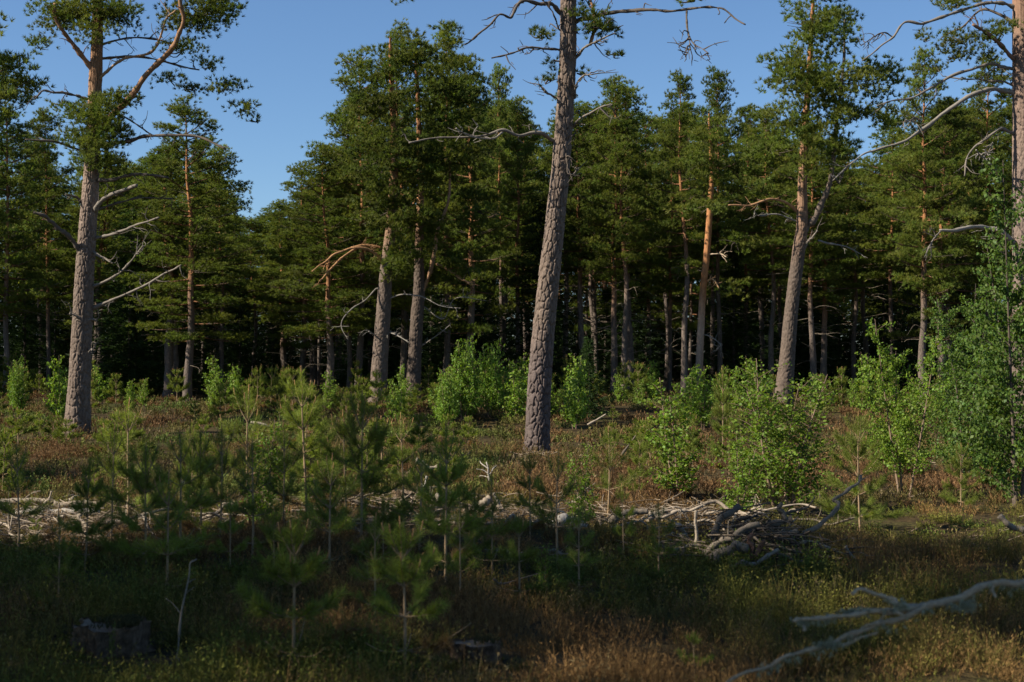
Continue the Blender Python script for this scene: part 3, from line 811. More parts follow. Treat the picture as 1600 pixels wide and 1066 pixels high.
old_pine('twin_limb_pine', 'thick pine with dark lower trunk splitting into two limbs beside the arched limb pine', 'pine tree', 52.0,
    [(645, 628, 24), (648, 560, 20), (652, 490, 19), (655, 450, 17), (655, 390, 13), (657, 300, 10), (655, 200, 7), (650, 90, 4)], [(0, 0.5, 0.02)],
    [([(660, 452), (672, 425), (678, 395), (682, 365), (692, 345), (700, 300), (705, 230)], 10, 4, -0.6, (0.30, 0.175, 0.10)),
     ([(682, 412), (705, 425), (722, 438), (733, 444)], 5, 2.5, -0.8, (0.40, 0.22, 0.11), 1),
     ([(660, 300), (640, 325), (612, 332)], 5, 2.5, -0.8, (0.40, 0.20, 0.09)),
     ([(663, 480), (690, 500), (712, 465), (760, 470)], 2.8, 1.4, -0.8, (0.19, 0.165, 0.135)),
     ([(658, 540), (680, 525), (705, 508)], 2.8, 1.4, -0.8, (0.19, 0.165, 0.135))],
    [(677, 116, -1.8, 0.49), (662, 188, -1.2, 0.45), (634, 238, -1.5, 0.47), (677, 112, -1.4, 0.39), (629, 408, -1.5, 0.41), (653, 144, -1.6, 0.34), (634, 319, -0.8, 0.46), (677, 368, -1.1, 0.51), (669, 181, -0.8, 0.52), (669, 373, -1.4, 0.44), (677, 268, -1.0, 0.40), (674, 145, -1.3, 0.51), (652, 191, -1.5, 0.47), (678, 364, -0.9, 0.39), (663, 123, -1.3, 0.46), (643, 233, -1.3, 0.51), (629, 231, -1.1, 0.51), (668, 353, -1.2, 0.39), (676, 343, -1.3, 0.50), (638, 350, -1.4, 0.47), (648, 404, -1.2, 0.35), (625, 127, -1.9, 0.38), (633, 162, -1.1, 0.41), (683, 401, -1.9, 0.40), (667, 223, -1.5, 0.34), (669, 284, -0.9, 0.48), (664, 152, -1.7, 0.46), (632, 321, -0.9, 0.36), (647, 238, -1.7, 0.52), (660, 338, -1.9, 0.44), (630, 368, -1.7, 0.35), (653, 230, -0.9, 0.52), (651, 343, -1.2, 0.45), (664, 168, -1.4, 0.44), (629, 417, -1.8, 0.47), (632, 340, -1.6, 0.38), (651, 255, -1.2, 0.38), (678, 142, -1.4, 0.43), (628, 238, -1.3, 0.37), (672, 388, -1.3, 0.51)], [(652, 85, 34, 30, 18, 0.42), (690, 140, 70, 60, 56, 0.5), (720, 240, 65, 60, 40, 0.48), (670, 250, 60, 50, 30, 0.46), (745, 330, 40, 50, 20, 0.46), (680, 350, 40, 22, 10, 0.4), (730, 420, 44, 34, 16, 0.42), (640, 100, 40, 36, 18, 0.45), (730, 160, 40, 40, 18, 0.45)],
    46, [(0, LB * 0.6), (5, LB * 0.55), (7, np.array([0.24, 0.135, 0.075])), (12, ORANGE)], (0.09, 0.2), seg=60, hres=0.035, depth=0.030, fine=7.0, nL=0.16, nw=0.031, nb=14, dens=80)
# curving orange pine
old_pine('orange_pine', 'pine with slightly curving trunk glowing orange in the sun', 'pine tree', 54.0,
    [(1090, 640, 13), (1094, 540, 11), (1098, 460, 10.5), (1104, 400, 10), (1108, 345, 9.5), (1112, 260, 7), (1108, 190, 4)], [(0, 0.4, 0.02)],
    [([(1104, 438), (1115, 437), (1124, 450)], 3.5, 2, -0.5, (0.42, 0.25, 0.12)), ([(1105, 398), (1125, 396), (1138, 402)], 3, 2, -0.5, (0.40, 0.3, 0.2)), ([(1094, 522), (1112, 528), (1125, 540), (1120, 545)], 3, 1.6, -0.5, (0.19, 0.165, 0.135))],
    [(1121, 253, -0.6, 0.43), (1087, 209, -0.6, 0.41), (1091, 212, -1.3, 0.40), (1086, 250, -1.3, 0.46), (1093, 235, -1.4, 0.41), (1086, 319, -1.4, 0.34), (1127, 198, -0.5, 0.40), (1095, 248, -0.8, 0.47), (1100, 211, -1.4, 0.33), (1100, 323, -1.6, 0.42), (1100, 291, -1.1, 0.36), (1119, 260, -0.5, 0.31), (1126, 224, -0.7, 0.37), (1086, 247, -1.4, 0.47), (1122, 311, -0.6, 0.36), (1111, 288, -1.5, 0.43)], [(1110, 200, 36, 28, 14, 0.4), (1105, 250, 55, 50, 32, 0.42), (1110, 320, 60, 22, 14, 0.4), (1150, 380, 40, 20, 9, 0.36), (1140, 450, 36, 16, 7, 0.34), (1060, 420, 30, 16, 6, 0.34)],
    47, [(0, LB * 0.75), (3, np.array([0.33, 0.23, 0.16])), (4.5, ORANGE * 1.1), (12, ORANGE * 1.1)], (0.09, 0.2), seg=30, hres=0.06, depth=0.009, nL=0.16, nw=0.031, nb=14, dens=80)
# its neighbour beyond the left border, reaching into the corner
place_pine(EDGE[1], G(-110, 39), 17.0, 2.7, 0.2, 'pine whose dark boughs hang into the upper left corner', None, 1.2)


# ------------------------------------------------------------------ young pines
SAPN = np.array([0.165, 0.205, 0.036])


def shoot(mn, a, b, n, rng, col, L=0.055, w=0.0030, s0=0.0, fwd=0.75):
    a, b = np.asarray(a), np.asarray(b)
    ax = nrm(b - a)
    s = rng.uniform(s0, 1.0, n)[:, None]
    P = a + (b - a) * s
    rd = nrm(np.cross(ax, rng.normal(size=(n, 3))))
    D = nrm(ax * fwd + rd * 0.95 + [0, 0, 0.12])
    blades(mn, P, D, 0.12, 1, L, w, col, rng, 0.25, 0.2)


def gen_sapling(seed, H=1.4, whorls=4, spread=0.5, dens=850, w=0.0040, L=0.082, brown=0.12, bare=0.0, col=SAPN, sideshoots=2, stemcol=(0.27, 0.185, 0.105), seg=7):
    rng = np.random.default_rng(seed)
    ms, mn, mbud = MB(), MB(), MB()
    lean = rng.normal(0, 0.03, 2)
    zs = [H * (0.16 + 0.62 * ((k + 0.0) / max(1, whorls - 1)) ** 0.9) for k in range(whorls)]
    ax = lambda z: np.array([lean[0] * z + 0.012 * math.sin(z * 4 + seed), lean[1] * z, z])
    tube(ms, [ax(-0.08), ax(0.3 * H), ax(0.65 * H), ax(H)], 0.011 * H ** 0.8 + 0.003, 0.0045, stemcol, n=16, seg=seg)
    stemcol = np.asarray(stemcol)
    shoot(mn, ax(zs[-1] + 0.02), ax(H), int(dens * (H - zs[-1]) * 1.2), rng, col * 1.05, L, w, fwd=0.9)
    tube(mbud, [ax(H - 0.01), ax(H + 0.03), ax(H + 0.075)], 0.008, 0.003, (0.34, 0.19, 0.08), n=5, seg=6)
    for k, z in enumerate(zs):
        nb = int(rng.integers(4, 7))
        u = k / max(1, whorls - 1)
        a0 = rng.random() * 6.28
        for q in range(nb):
            a = a0 + q * 6.28 / nb + rng.normal(0, 0.2)
            ln = (spread * (1 - 0.52 * u) * rng.uniform(0.7, 1.1)) * (0.55 if (k == 0 and rng.random() < 0.4) else 1)
            el = 0.12 + 0.80 * u ** 1.2 + rng.normal(0, 0.08)
            d = np.array([math.cos(a) * math.cos(el), math.sin(a) * math.cos(el), math.sin(el)])
            p0 = ax(z)
            p1 = p0 + d * ln * 0.55
            p2 = p0 + d * ln + np.array([0, 0, 0.16 * ln])
            tube(ms, [p0, p1, p2], 0.0055, 0.003, stemcol * 0.85, n=6, seg=5, cap=False)
            dead = k == 0 and rng.random() < brown * 3
            c = np.array([0.16, 0.095, 0.04]) if dead else col * rng.uniform(0.85, 1.15)
            if rng.random() < bare and k == 0:
                continue
            shoot(mn, p1, p2, int(dens * ln * 0.55), rng, c, L, w)
            if u < 0.8:
                shoot(mn, p0, p1, int(dens * ln * 0.3), rng, c * 0.9, L, w, s0=0.35)
            for _ in range(sideshoots if u < 0.9 else 0):
                e = nrm(d + rng.normal(0, 0.45, 3) * [1, 1, 0.4] + [0, 0, 0.18])
                l2 = ln * rng.uniform(0.3, 0.5)
                pm = p1 if rng.random() < 0.7 else p0 + d * ln * 0.3
                tube(ms, [pm, pm + e * l2], 0.0035, 0.0025, stemcol * 0.85, n=4, seg=4, cap=False)
                shoot(mn, pm, pm + e * l2, int(dens * l2 * 0.9), rng, c, L, w, s0=0.12)
            if u > 0.55 and rng.random() < 0.7:
                tube(mbud, [p2, p2 + d * 0.015 + [0, 0, 0.02], p2 + d * 0.025 + [0, 0, 0.045]], 0.006, 0.0025, (0.34, 0.19, 0.08), n=4, seg=5)
    return dict(stem=ms.mesh('sapling_stem', M_STEM, True), needles=mn.mesh('sapling_needles', M_SAPNEEDLE), bud=mbud.mesh('sapling_buds', M_STEM, True), H=H)


SAP = [gen_sapling(201, 1.4, 4, 0.52), gen_sapling(202, 1.4, 5, 0.50), gen_sapling(203, 1.0, 3, 0.40, dens=900, bare=0.5), gen_sapling(204, 1.0, 4, 0.46, dens=900, bare=0.6, brown=0.25), gen_sapling(205, 1.6, 5, 0.60), gen_sapling(206, 1.5, 5, 0.70, sideshoots=3)]
YEL = np.array([0.155, 0.200, 0.030])
LOW = [gen_sapling(210 + k, 1.0, 4, 0.42 + 0.06 * k, dens=300, w=0.013, L=0.08, col=YEL * (1.0 - 0.08 * k), sideshoots=3, seg=5) for k in range(4)]


def place_sap(p, base, H, label, group=None, rz=0.0, wd=1.0, name='pine_sapling'):
    s = H / p['H']
    o = empty(name, base, label, 'sapling', group, rz, (s * wd, s * wd, s))
    part('stem', p['stem'], o)
    part('needles', p['needles'], o, 'stuff')
    part('buds', p['bud'], o, 'stuff')
    return o


# px, distance, top py, kind, width factor, description
SAPS = [
    (460, 7.5, 800, 3, 1.0, 'thin pine sapling with bare lower stem at the bottom edge, left of centre'),
    (633, 7.5, 808, 3, 0.95, 'pine sapling with pale straight stem at the bottom edge near the centre'),
    (565, 12.6, 612, 5, 0.95, 'tall dark pine sapling with wide flat whorls left of the centre'),
    (481, 14.4, 575, 4, 0.9, 'tallest pine sapling with orange buds standing in the sun'),
    (697, 10.9, 662, 1, 0.9, 'pine sapling with slim pointed top in front of the grey fallen log'),
    (230, 11.2, 690, 5, 0.95, 'dark bushy pine sapling before the white fallen log'),
    (316, 13.0, 668, 1, 0.85, 'pine sapling with fan shaped top right of the bushy one'),
    (134, 11.3, 706, 1, 0.75, 'slim pine sapling in front of the white log, left side'),
    (362, 10.6, 770, 0, 0.9, 'low pine sapling in shade with bare lower twigs'),
    (828, 13.4, 704, 0, 0.9, 'blue green pine sapling below the leaning pine base'),
    (812, 10.2, 800, 2, 1.0, 'short pine sapling beside a small leafy birch shoot'),
    (976, 12.2, 752, 0, 0.8, 'dark pine sapling before the brush pile'),
    (997, 17.5, 665, 1, 0.6, 'slender sunlit pine sapling behind the brush pile'),
    (1342, 14.8, 645, 5, 0.85, 'shaded pine sapling standing between the two bright birches'),
    (1085, 7.4, 975, 2, 1.0, 'tiny pine seedling with three shoots at the bottom edge'),
    (300, 14.6, 655, 4, 0.7, 'pine sapling behind the fan topped one'),
    (58, 13.6, 790, 0, 1.0, 'low pine sapling at the left edge among fallen wood'),
    (1010, 22, 655, 0, 0.7, 'small pine sapling right of the leaning pine'),
    (560, 20, 690, 2, 1.0, 'small pine sapling in the sunny heather left of centre'),
    (1500, 16.5, 690, 5, 0.8, 'bushy pine sapling right of the tall bright birch'),
    (1130, 26, 575, 1, 0.6, 'pine sapling with upright leader rising over the first birch'),
    (600, 11.4, 770, 5, 0.9, 'low spreading dark pine sapling in the shade at centre left'),
    (430, 10.2, 790, 5, 0.8, 'bushy shaded pine sapling behind the thin one'),
    (740, 12.6, 760, 5, 0.9, 'spreading pine sapling with lit tip over the grey log'),
    (150, 16.4, 720, 4, 0.8, 'pine sapling behind the fallen white log'),
]
rs = np.random.default_rng(77)
for px, d, top, k, wd, lab in SAPS:
    b = G(px, d)
    place_sap(SAP[k], b, W(px, top, d)[2] - b[2] - 0.05, lab, 'pine saplings in the near heather', rs.random() * 6.28, wd)
WISP = [gen_sapling(220 + k, 1.2, 4, 0.42 + 0.05 * k, dens=560, w=0.0036, L=0.085, bare=0.6, brown=0.2, sideshoots=2) for k in range(3)]
for k, (px, d, h) in enumerate([(30, 12.2, 0.9), (95, 9.6, 0.75), (175, 13.4, 1.2), (262, 9.9, 0.8), (285, 12.0, 1.05), (345, 12.6, 1.1), (395, 11.6, 0.95), (445, 13.2, 1.15), (515, 11.0, 0.9), (540, 14.2, 1.15),
                                (585, 9.4, 0.7), (655, 12.4, 1.0), (720, 9.8, 0.75), (770, 11.6, 0.9), (870, 11.8, 0.85), (905, 10.4, 0.6), (200, 14.8, 1.3), (388, 14.6, 1.25), (630, 14.4, 1.1), (1030, 11.2, 0.6), (950, 15.2, 1.0)]):
    place_sap(WISP[k % 3], G(px, d), h * rs.uniform(0.9, 1.15), 'wispy pine sapling of the near thicket', 'saplings of the near thicket', rs.random() * 6.28, rs.uniform(0.8, 1.05))
for k in range(34):
    d = rs.uniform(17, 30)
    x = rs.uniform(-0.37, 0.37) * d
    if abs(x - 0.47) < 1.2 and d < 28: continue
    place_sap(LOW[int(rs.integers(4))], (x, d, float(gz(x, d))), rs.uniform(0.35, 0.95), 'small yellow green pine sapling in the sunlit middle heather', 'saplings in the middle heather', rs.random() * 6.28, rs.uniform(0.9, 1.5))
for k in range(150):
    d = rs.uniform(29, 42) if k % 4 == 0 else rs.uniform(41, 56)
    x = rs.uniform(-0.38, 0.38) * d
    if vnoise(x + 3, d, 4.0) < 0.34: continue
    place_sap(LOW[int(rs.integers(4))], (x, d, float(gz(x, d))), (rs.uniform(0.35, 0.8) if d < 42 else rs.uniform(0.6, 1.5)), 'bushy young pine in the sapling belt before the forest edge', 'young pines of the sapling belt', rs.random() * 6.28, rs.uniform(0.65, 1.05), 'young_pine')


# ------------------------------------------------------------------ young birches
def gen_birch(seed, H=1.9, stems=3, spread=0.4, leaves=3600, L=0.042, col=(0.138, 0.214, 0.028), low=0.12, stemcol=(0.22, 0.15, 0.10)):
    rng = np.random.default_rng(seed)
    ms, ml = MB(), MB()
    TW = []
    for s in range(stems):
        a = rng.random() * 6.28
        sp = spread * rng.uniform(0.15, 0.75) if stems > 1 else 0.05
        h = H * (1 if s == 0 else rng.uniform(0.65, 0.95))
        base = np.array([math.cos(a), math.sin(a), 0]) * 0.05 * (stems > 1)
        tip = base + np.array([math.cos(a) * sp, math.sin(a) * sp, h])
        mid = base * 0.6 + tip * 0.45 + rng.normal(0, 0.04, 3) * H / 2
        C = tube(ms, [base - [0, 0, 0.1], mid, tip], 0.010 * H ** 0.7 + 0.002, 0.003, stemcol, np.array(stemcol) * 0.7, n=18, seg=6)
        nb = int(26 * H ** 0.7)
        for q in range(nb):
            u = low + (0.97 - low) * (q + rng.random()) / nb
            p0 = C[int(u * 17)]
            az = rng.random() * 6.28
            ln = spread * (1.05 - 0.72 * u) * rng.uniform(0.55, 1.1) + 0.06
            el = rng.uniform(0.45, 0.95)
            d = np.array([math.cos(az) * math.cos(el), math.sin(az) * math.cos(el), math.sin(el)])
            p1 = p0 + d * ln * 0.6
            p2 = p0 + d * ln + np.array([0, 0, -0.10 * ln])
            tube(ms, [p0, p1, p2], 0.004, 0.0018, np.array(stemcol) * 0.6, n=5, seg=4, cap=False)
            TW.append((p0, p1, p2, ln))
    tot = sum(t[3] for t in TW)
    for p0, p1, p2, ln in TW:
        n = max(3, int(leaves * ln / tot))
        s = rng.uniform(0.15, 1.05, n)[:, None]
        P = p0 * (1 - s) ** 2 + 2 * p1 * s * (1 - s) + p2 * s ** 2 + rng.normal(0, 0.014 + 0.035 * ln, (n, 3))
        D = nrm(rng.normal(0, 0.6, (n, 3)) + [0, 0, -0.55])
        c = np.asarray(col) * rng.uniform(0.75, 1.25, (n, 1)) * np.stack([rng.uniform(0.85, 1.2, n), np.ones(n), rng.uniform(0.7, 1.2, n)], 1)
        ll = L * rng.uniform(0.5, 1.25, n)
        kites(ml, P, D, ll, ll * 0.82, c, rng, 0.10)
    return dict(stem=ms.mesh('birch_stem', M_STEM, True), leaves=ml.mesh('birch_leaves', M_LEAF), H=H)


def place_birch(p, base, H, label, group, rz, wd=1.0, name='birch_sapling'):
    s = H / p['H']
    o = empty(name, base, label, 'birch', group, rz, (s * wd, s * wd, s))
    part('stem', p['stem'], o)
    part('leaves', p['leaves'], o, 'stuff')
    return o


BIR = [gen_birch(301, 1.9, 5, 0.66, 7200, L=0.036), gen_birch(302, 2.4, 3, 0.62, 9000, L=0.037, low=0.2), gen_birch(303, 1.6, 2, 0.38, 2000), gen_birch(304, 4.0, 3, 1.0, 15000, L=0.05, col=(0.085, 0.140, 0.028), low=0.1, stemcol=(0.12, 0.09, 0.07)), gen_birch(305, 1.2, 2, 0.35, 520, L=0.05)]
BFAR = [gen_birch(311, 2.6, 6, 0.9, 5200, L=0.075, col=(0.150, 0.245, 0.034)), gen_birch(312, 1.8, 3, 0.55, 1800, L=0.075, col=(0.155, 0.240, 0.034))]
for px, d, top, p, wd, lab in [
    (1222, 17.0, 560, BIR[0], 1.38, 'bright green bushy birch sapling behind the brush pile'),
    (1412, 18.5, 498, BIR[1], 0.92, 'tall bright green birch sapling with slender orange stems'),
    (1062, 18.0, 590, BIR[2], 1.35, 'sparse birch sapling left of the bushy bright one'),
    (1588, 17.0, 262, BIR[3], 0.95, 'tall dark green birch shading the right edge'),
    (1510, 21.0, 440, BIR[3], 1.05, 'shaded birch between the tall bright one and the right edge'),
    (405, 14.2, 655, BIR[2], 1.1, 'thin leafy birch sapling over the slash on the left'),
    (912, 14.6, 690, BIR[2], 1.0, 'dark sparse birch sapling before the leaning pine'),
    (845, 10.4, 846, BIR[4], 0.6, 'tiny birch shoot with a few pale leaves in the shade'),
    (1265, 12.2, 842, BIR[4], 0.9, 'small leafy birch shoot at the foot of the brush pile'),
    (178, 8.2, 972, BIR[4], 0.4, 'tiny birch shoot growing at the left stump'),
    (1150, 16.2, 680, BIR[2], 1.35, 'low bright birch sapling just behind the brush pile'),
]:
    b = G(px, d)
    place_birch(p, b, W(px, top, d)[2] - b[2], lab, None, rs.random() * 6.28, wd)
for px, d, top, p, wd, lab in [
    (722, 42, 520, BFAR[0], 0.75, 'bright birch of the thicket left of the leaning pine'),
    (765, 43, 528, BFAR[0], 0.75, 'second birch of the thicket left of the leaning pine'),
    (700, 40, 575, BFAR[0], 0.8, 'low birch at the foot of the bright thicket'),
    (800, 44, 560, BFAR[1], 0.8, 'birch of the thicket touching the leaning pine'),
    (622, 46, 568, BFAR[1], 0.7, 'birch sapling between the two thick pines'),
    (30, 44, 556, BFAR[0], 0.7, 'pale birch at the left edge of the sapling belt'),
    (335, 46, 580, BFAR[1], 0.7, 'birch sapling right of the four-trunk cluster'),
    (372, 46, 586, BFAR[1], 0.8, 'second birch sapling right of the four-trunk cluster'),
    (862, 42, 585, BFAR[1], 0.8, 'birch sapling just right of the leaning pine'),
    (1142, 44, 572, BFAR[1], 0.8, 'birch sapling before the orange trunk'),
    (100, 46, 585, BFAR[1], 0.8, 'birch sapling beside the foot of the branchy pine'),
    (225, 48, 590, BFAR[1], 0.8, 'low birch between the branchy pine and the trunk cluster'),
    (1000, 48, 590, BFAR[1], 0.8, 'low birch in front of the twin grey trunks'),
    (1540, 40, 560, BFAR[0], 0.8, 'birch in the sapling belt behind the right edge birch'),
]:
    b = G(px, d)
    place_birch(p, b, W(px, top, d)[2] - b[2], lab, None, rs.random() * 6.28, wd)
for k in range(26):
    d = rs.uniform(36, 54)
    x = rs.uniform(-0.37, 0.37) * d
    place_birch(BFAR[1], (x, d, float(gz(x, d))), rs.uniform(0.9, 2.0), 'small yellow green birch scattered among the young pines of the belt', 'small birches of the sapling belt', rs.random() * 6.28, rs.uniform(0.8, 1.1))
SPL = gen_spruce(35, 3.0, 0.85, 90)
for px, d, top, lab in [(920, 42, 528, 'pale green young spruce right of the leaning pine'), (1480, 43, 560, 'young spruce behind the tall bright birch')]:
    b = G(px, d)
    H = W(px, top, d)[2] - b[2]
    o = empty('young_spruce', b, lab, 'spruce', None, 0.5, (H / 3 * 0.85,) * 2 + (H / 3,))
    m2 = SPL['crown'].copy()
    part('trunk', SPL['trunk'], o)
    part('crown', SPL['crown'], o, 'stuff')


# ------------------------------------------------------------------ heather, moss and grass
STUMPS = [(G(178, 8.4)[0], 8.4), (G(745, 7.9)[0], 7.9)]


def ground_cover():
    rng = np.random.default_rng(900)
    mb = MB()
    PAL = np.array([(0.155, 0.086, 0.032), (0.180, 0.105, 0.038), (0.135, 0.108, 0.028), (0.112, 0.108, 0.020), (0.095, 0.118, 0.022), (0.16, 0.115, 0.05)])
    FARP = np.array([(0.120, 0.066, 0.030), (0.145, 0.082, 0.034), (0.112, 0.092, 0.028), (0.100, 0.108, 0.024), (0.088, 0.122, 0.026), (0.17, 0.13, 0.07)])

    def band(d0, d1, cd, per, rad, L, w, nf, fl, fw, pal):
        """heather plants: stems fanning out of a rootstock, tiny leaves along them"""
        n = int(cd * 0.40 * (d1 * d1 - d0 * d0))
        d = np.sqrt(rng.uniform(d0 * d0, d1 * d1, n))
        x = rng.uniform(-0.40, 0.40, n) * d + rng.normal(0, 0.3, n)
        mound = vnoise(x + 40, d, 1.0) * 0.6 + vnoise(x, d + 9, 2.8) * 0.4
        strip = np.exp(-((d - 15.4 - 0.12 * x) / 2.0) ** 2)
        keep = (rng.random(n) < 0.5 + 1.2 * sstep(0.25, 0.6, mound)) & (rng.random(n) > 0.70 * strip)
        x, d, mound, strip = x[keep], d[keep], mound[keep], strip[keep]
        n = len(x)
        kind = vnoise(x + 17, d + 5, 1.5) * 0.80 + rng.random(n) * 0.30
        idx = np.clip((kind - 0.12) / 0.84 * 5.0, 0, 4).astype(int)
        idx = np.where(rng.random(n) < 0.03, 5, idx)
        ccol = pal[idx] * rng.uniform(0.65, 1.35, (n, 1))
        H = L * (0.45 + 1.15 * mound) * rng.uniform(0.65, 1.35, n) * (1 - 0.45 * strip)
        for sx, sy in STUMPS:
            H = H * (1 - 0.85 * np.exp(-(((x - sx * (d / sy)) / 0.36) ** 4 + ((d - sy + 0.45) / 0.6) ** 4)))
        RD = rad * rng.uniform(0.6, 1.5, n)
        m = np.repeat(np.arange(n), rng.poisson(per, n))
        k = len(m)
        off = nrm(rng.normal(size=(k, 2))) * np.sqrt(rng.random((k, 1)))
        P = np.stack([x[m] + off[:, 0] * RD[m] * 0.6, d[m] + off[:, 1] * RD[m] * 0.6, np.zeros(k)], 1)
        P[:, 2] = gz(P[:, 0], P[:, 1]) - 0.02
        D = nrm(np.concatenate([off * 0.75 + rng.normal(0, 0.16, (k, 2)), np.ones((k, 1))], 1))
        LL = H[m] * (1.05 - 0.35 * np.sum(off ** 2, 1)) * rng.uniform(0.7, 1.2, k)
        col = ccol[m] * rng.uniform(0.8, 1.2, (k, 1))
        kites(mb, P, D, LL, w * rng.uniform(0.6, 1.4, k), col * 0.85, rng, 0.06, True)
        q = np.repeat(np.arange(k), nf)
        sf = rng.uniform(0.3, 1.0, len(q))[:, None]
        Pf = P[q] + D[q] * LL[q][:, None] * sf + rng.normal(0, 0.007, (len(q), 3))
        leafy = (idx[m][q] >= 3)
        Df = nrm(D[q] * np.where(leafy, 0.2, 0.8)[:, None] + rng.normal(0, 0.5, (len(q), 3)) + [0, 0, 0.25])
        fc = col[q] * rng.uniform(0.8, 1.35, (len(q), 1))
        blades(mb, Pf[~leafy], Df[~leafy], 0.1, 1, fl, fw, fc[~leafy], rng, 0.1)
        blades(mb, Pf[leafy], Df[leafy], 0.1, 1, fl * 0.8, fw * 1.5, fc[leafy], rng, 0.1)

    band(5.2, 10, 46, 36, 0.15, 0.26, 0.0036, 5, 0.022, 0.0055, PAL)
    band(10, 17, 25, 30, 0.17, 0.24, 0.005, 4, 0.028, 0.0085, PAL)
    band(17, 30, 9, 24, 0.20, 0.22, 0.008, 4, 0.042, 0.015, FARP)
    band(30, 60, 2.4, 18, 0.32, 0.26, 0.018, 3, 0.07, 0.030, FARP)
    o = part('heather', mb.mesh('heather', M_HEATH))
    tag(o, 'brown and olive heather covering the whole clearing', 'heather', kind='stuff')
    # pale dry grass tufts
    mg = MB()
    for k in range(90):
        d = rng.uniform(9, 34)
        x = rng.uniform(-0.38, 0.38) * d
        if k < 16:
            d = rng.uniform(9.5, 13.5); x = rng.uniform(2.5, 4.9)
        n = int(rng.integers(14, 34))
        P = np.stack([x + rng.normal(0, 0.09, n), d + rng.normal(0, 0.09, n), np.zeros(n)], 1)
        P[:, 2] = gz(P[:, 0], P[:, 1]) - 0.01
        D = nrm(np.concatenate([rng.normal(0, 0.35, (n, 2)), np.ones((n, 1))], 1))
        c = np.array([0.15, 0.115, 0.055]) * rng.uniform(0.6, 1.2, (n, 1))
        kites(mg, P, D, rng.uniform(0.15, 0.36, n), np.full(n, 0.0032), c, rng, 0.12, True)
    o = part('grass', mg.mesh('grass', M_HEATH))
    tag(o, 'thin tufts of straw coloured dry grass among the heather', 'grass', kind='stuff')


ground_cover()


# ------------------------------------------------------------------ dead wood
def gen_branch(pts, r0, r1, seed, col=DEAD, side=3, seg=9, rough=0.10, crook=0.04):
    """one fallen branch: crooked tapered wood with broken side snags"""
    rng = np.random.default_rng(seed)
    m = MB()
    pts = np.asarray(pts, float)
    if len(pts) == 2:
        t = np.linspace(0, 1, 5)[:, None]
        pts = pts[0] * (1 - t) + pts[1] * t
        pts[1:-1] += rng.normal(0, crook, (3, 3))
    C = tube(m, pts, r0, r1, np.asarray(col) * rng.uniform(0.85, 1.1), np.asarray(col) * rng.uniform(0.95, 1.2), n=len(pts) * 7, seg=seg, rough=rough, rng=rng, crook=0.005 + 0.16 * r0)
    ln = np.linalg.norm(pts[-1] - pts[0])
    for _ in range(side):
        q = int(rng.uniform(0.25, 0.95) * len(C))
        q = min(max(q, 1), len(C) - 2)
        td = nrm(C[q + 1] - C[q - 1])
        e = nrm(td * 0.6 + rng.normal(0, 0.6, 3) + [0, 0, 0.25])
        l2 = ln * rng.uniform(0.08, 0.3)
        rr = (r0 + (r1 - r0) * q / len(C)) * rng.uniform(0.35, 0.6)
        tube(m, [C[q], C[q] + e * l2 * 0.5 + rng.normal(0, 0.05 * l2, 3), C[q] + e * l2 + rng.normal(0, 0.1 * l2, 3)], rr, rr * 0.45, np.asarray(col), n=7, seg=6, rough=0.12, rng=rng)
    return m


def fallen(pxs, d, w0, w1, label, seed, col=DEAD, side=3, dd=0.0, group=None, name='fallen_branch', ground0=True, crook=0.04):
    """branch through photo points at a distance; its start lies on the floor"""
    k = len(pxs)
    P = [W(px, py, d + dd * q / (k - 1)) for q, (px, py) in enumerate(pxs)]
    if group:
        w0, w1 = w0 * 0.95, w1 * 0.95
    for p in P:
        p[2] = max(p[2], float(gz(p[0], p[1])) + 0.02)
    m = gen_branch(P, w0 * d / F / 2, w1 * d / F / 2, seed, col, side, crook=crook)
    b = P[0].copy()
    o = part(name, m.mesh(name, M_DEAD, True, b))
    o.location = [float(a) for a in b]
    tag(o, label, 'log' if 'log' in name else 'branch', group)
    return o


PALE = np.array([0.275, 0.222, 0.165])
WHITE = np.array([0.34, 0.30, 0.25])
fallen([(25, 828), (60, 822), (95, 818), (155, 816)], 15.6, 12, 14, 'white barkless log lying in the sun at the left', 1, WHITE, 1, name='fallen_log')
fallen([(-10, 790), (40, 792), (75, 797), (115, 801)], 17.0, 12, 8, 'pale log at the left edge behind the white one', 2, PALE, 3, name='fallen_log')
fallen([(10, 818), (40, 808), (60, 801), (85, 795)], 16.2, 7, 5, 'slanting grey stick propped over the left logs', 3, PALE, 2)
fallen([(85, 803), (115, 805), (150, 808), (160, 815)], 16.4, 12, 8, 'thick grey branch between the left logs', 4, DEAD, 3)
fallen([(70, 797), (105, 790), (135, 786), (158, 782)], 16.8, 5, 2.5, 'thin dark branch lying over the left logs', 5, DEAD * 0.7, 4)
fallen([(70, 792), (76, 780), (82, 768)], 16.6, 4, 3, 'short upright stick among the left logs', 6, PALE, 0)
fallen([(36, 782), (48, 774), (56, 768), (64, 766)], 17.0, 3, 1.5, 'thin forked twig above the left logs', 7, DEAD, 4)
fallen([(425, 715), (440, 724), (452, 740), (462, 752)], 19, 9, 6, 'broken pale branch leaning in the sapling foliage', 8, PALE, 3)
fallen([(650, 720), (665, 727), (682, 733)], 21.5, 10, 6, 'short split log on the sunny heather', 9, PALE, 1, name='fallen_log')
fallen([(660, 782), (662, 762), (668, 744)], 17.6, 5, 4, 'crooked pale stick standing in the heather', 10, WHITE, 1)
r_ = fallen([(765, 752), (763, 738), (760, 722)], 20.6, 4, 2, 'antler shaped white branch standing in the heather', 11, WHITE, 0)
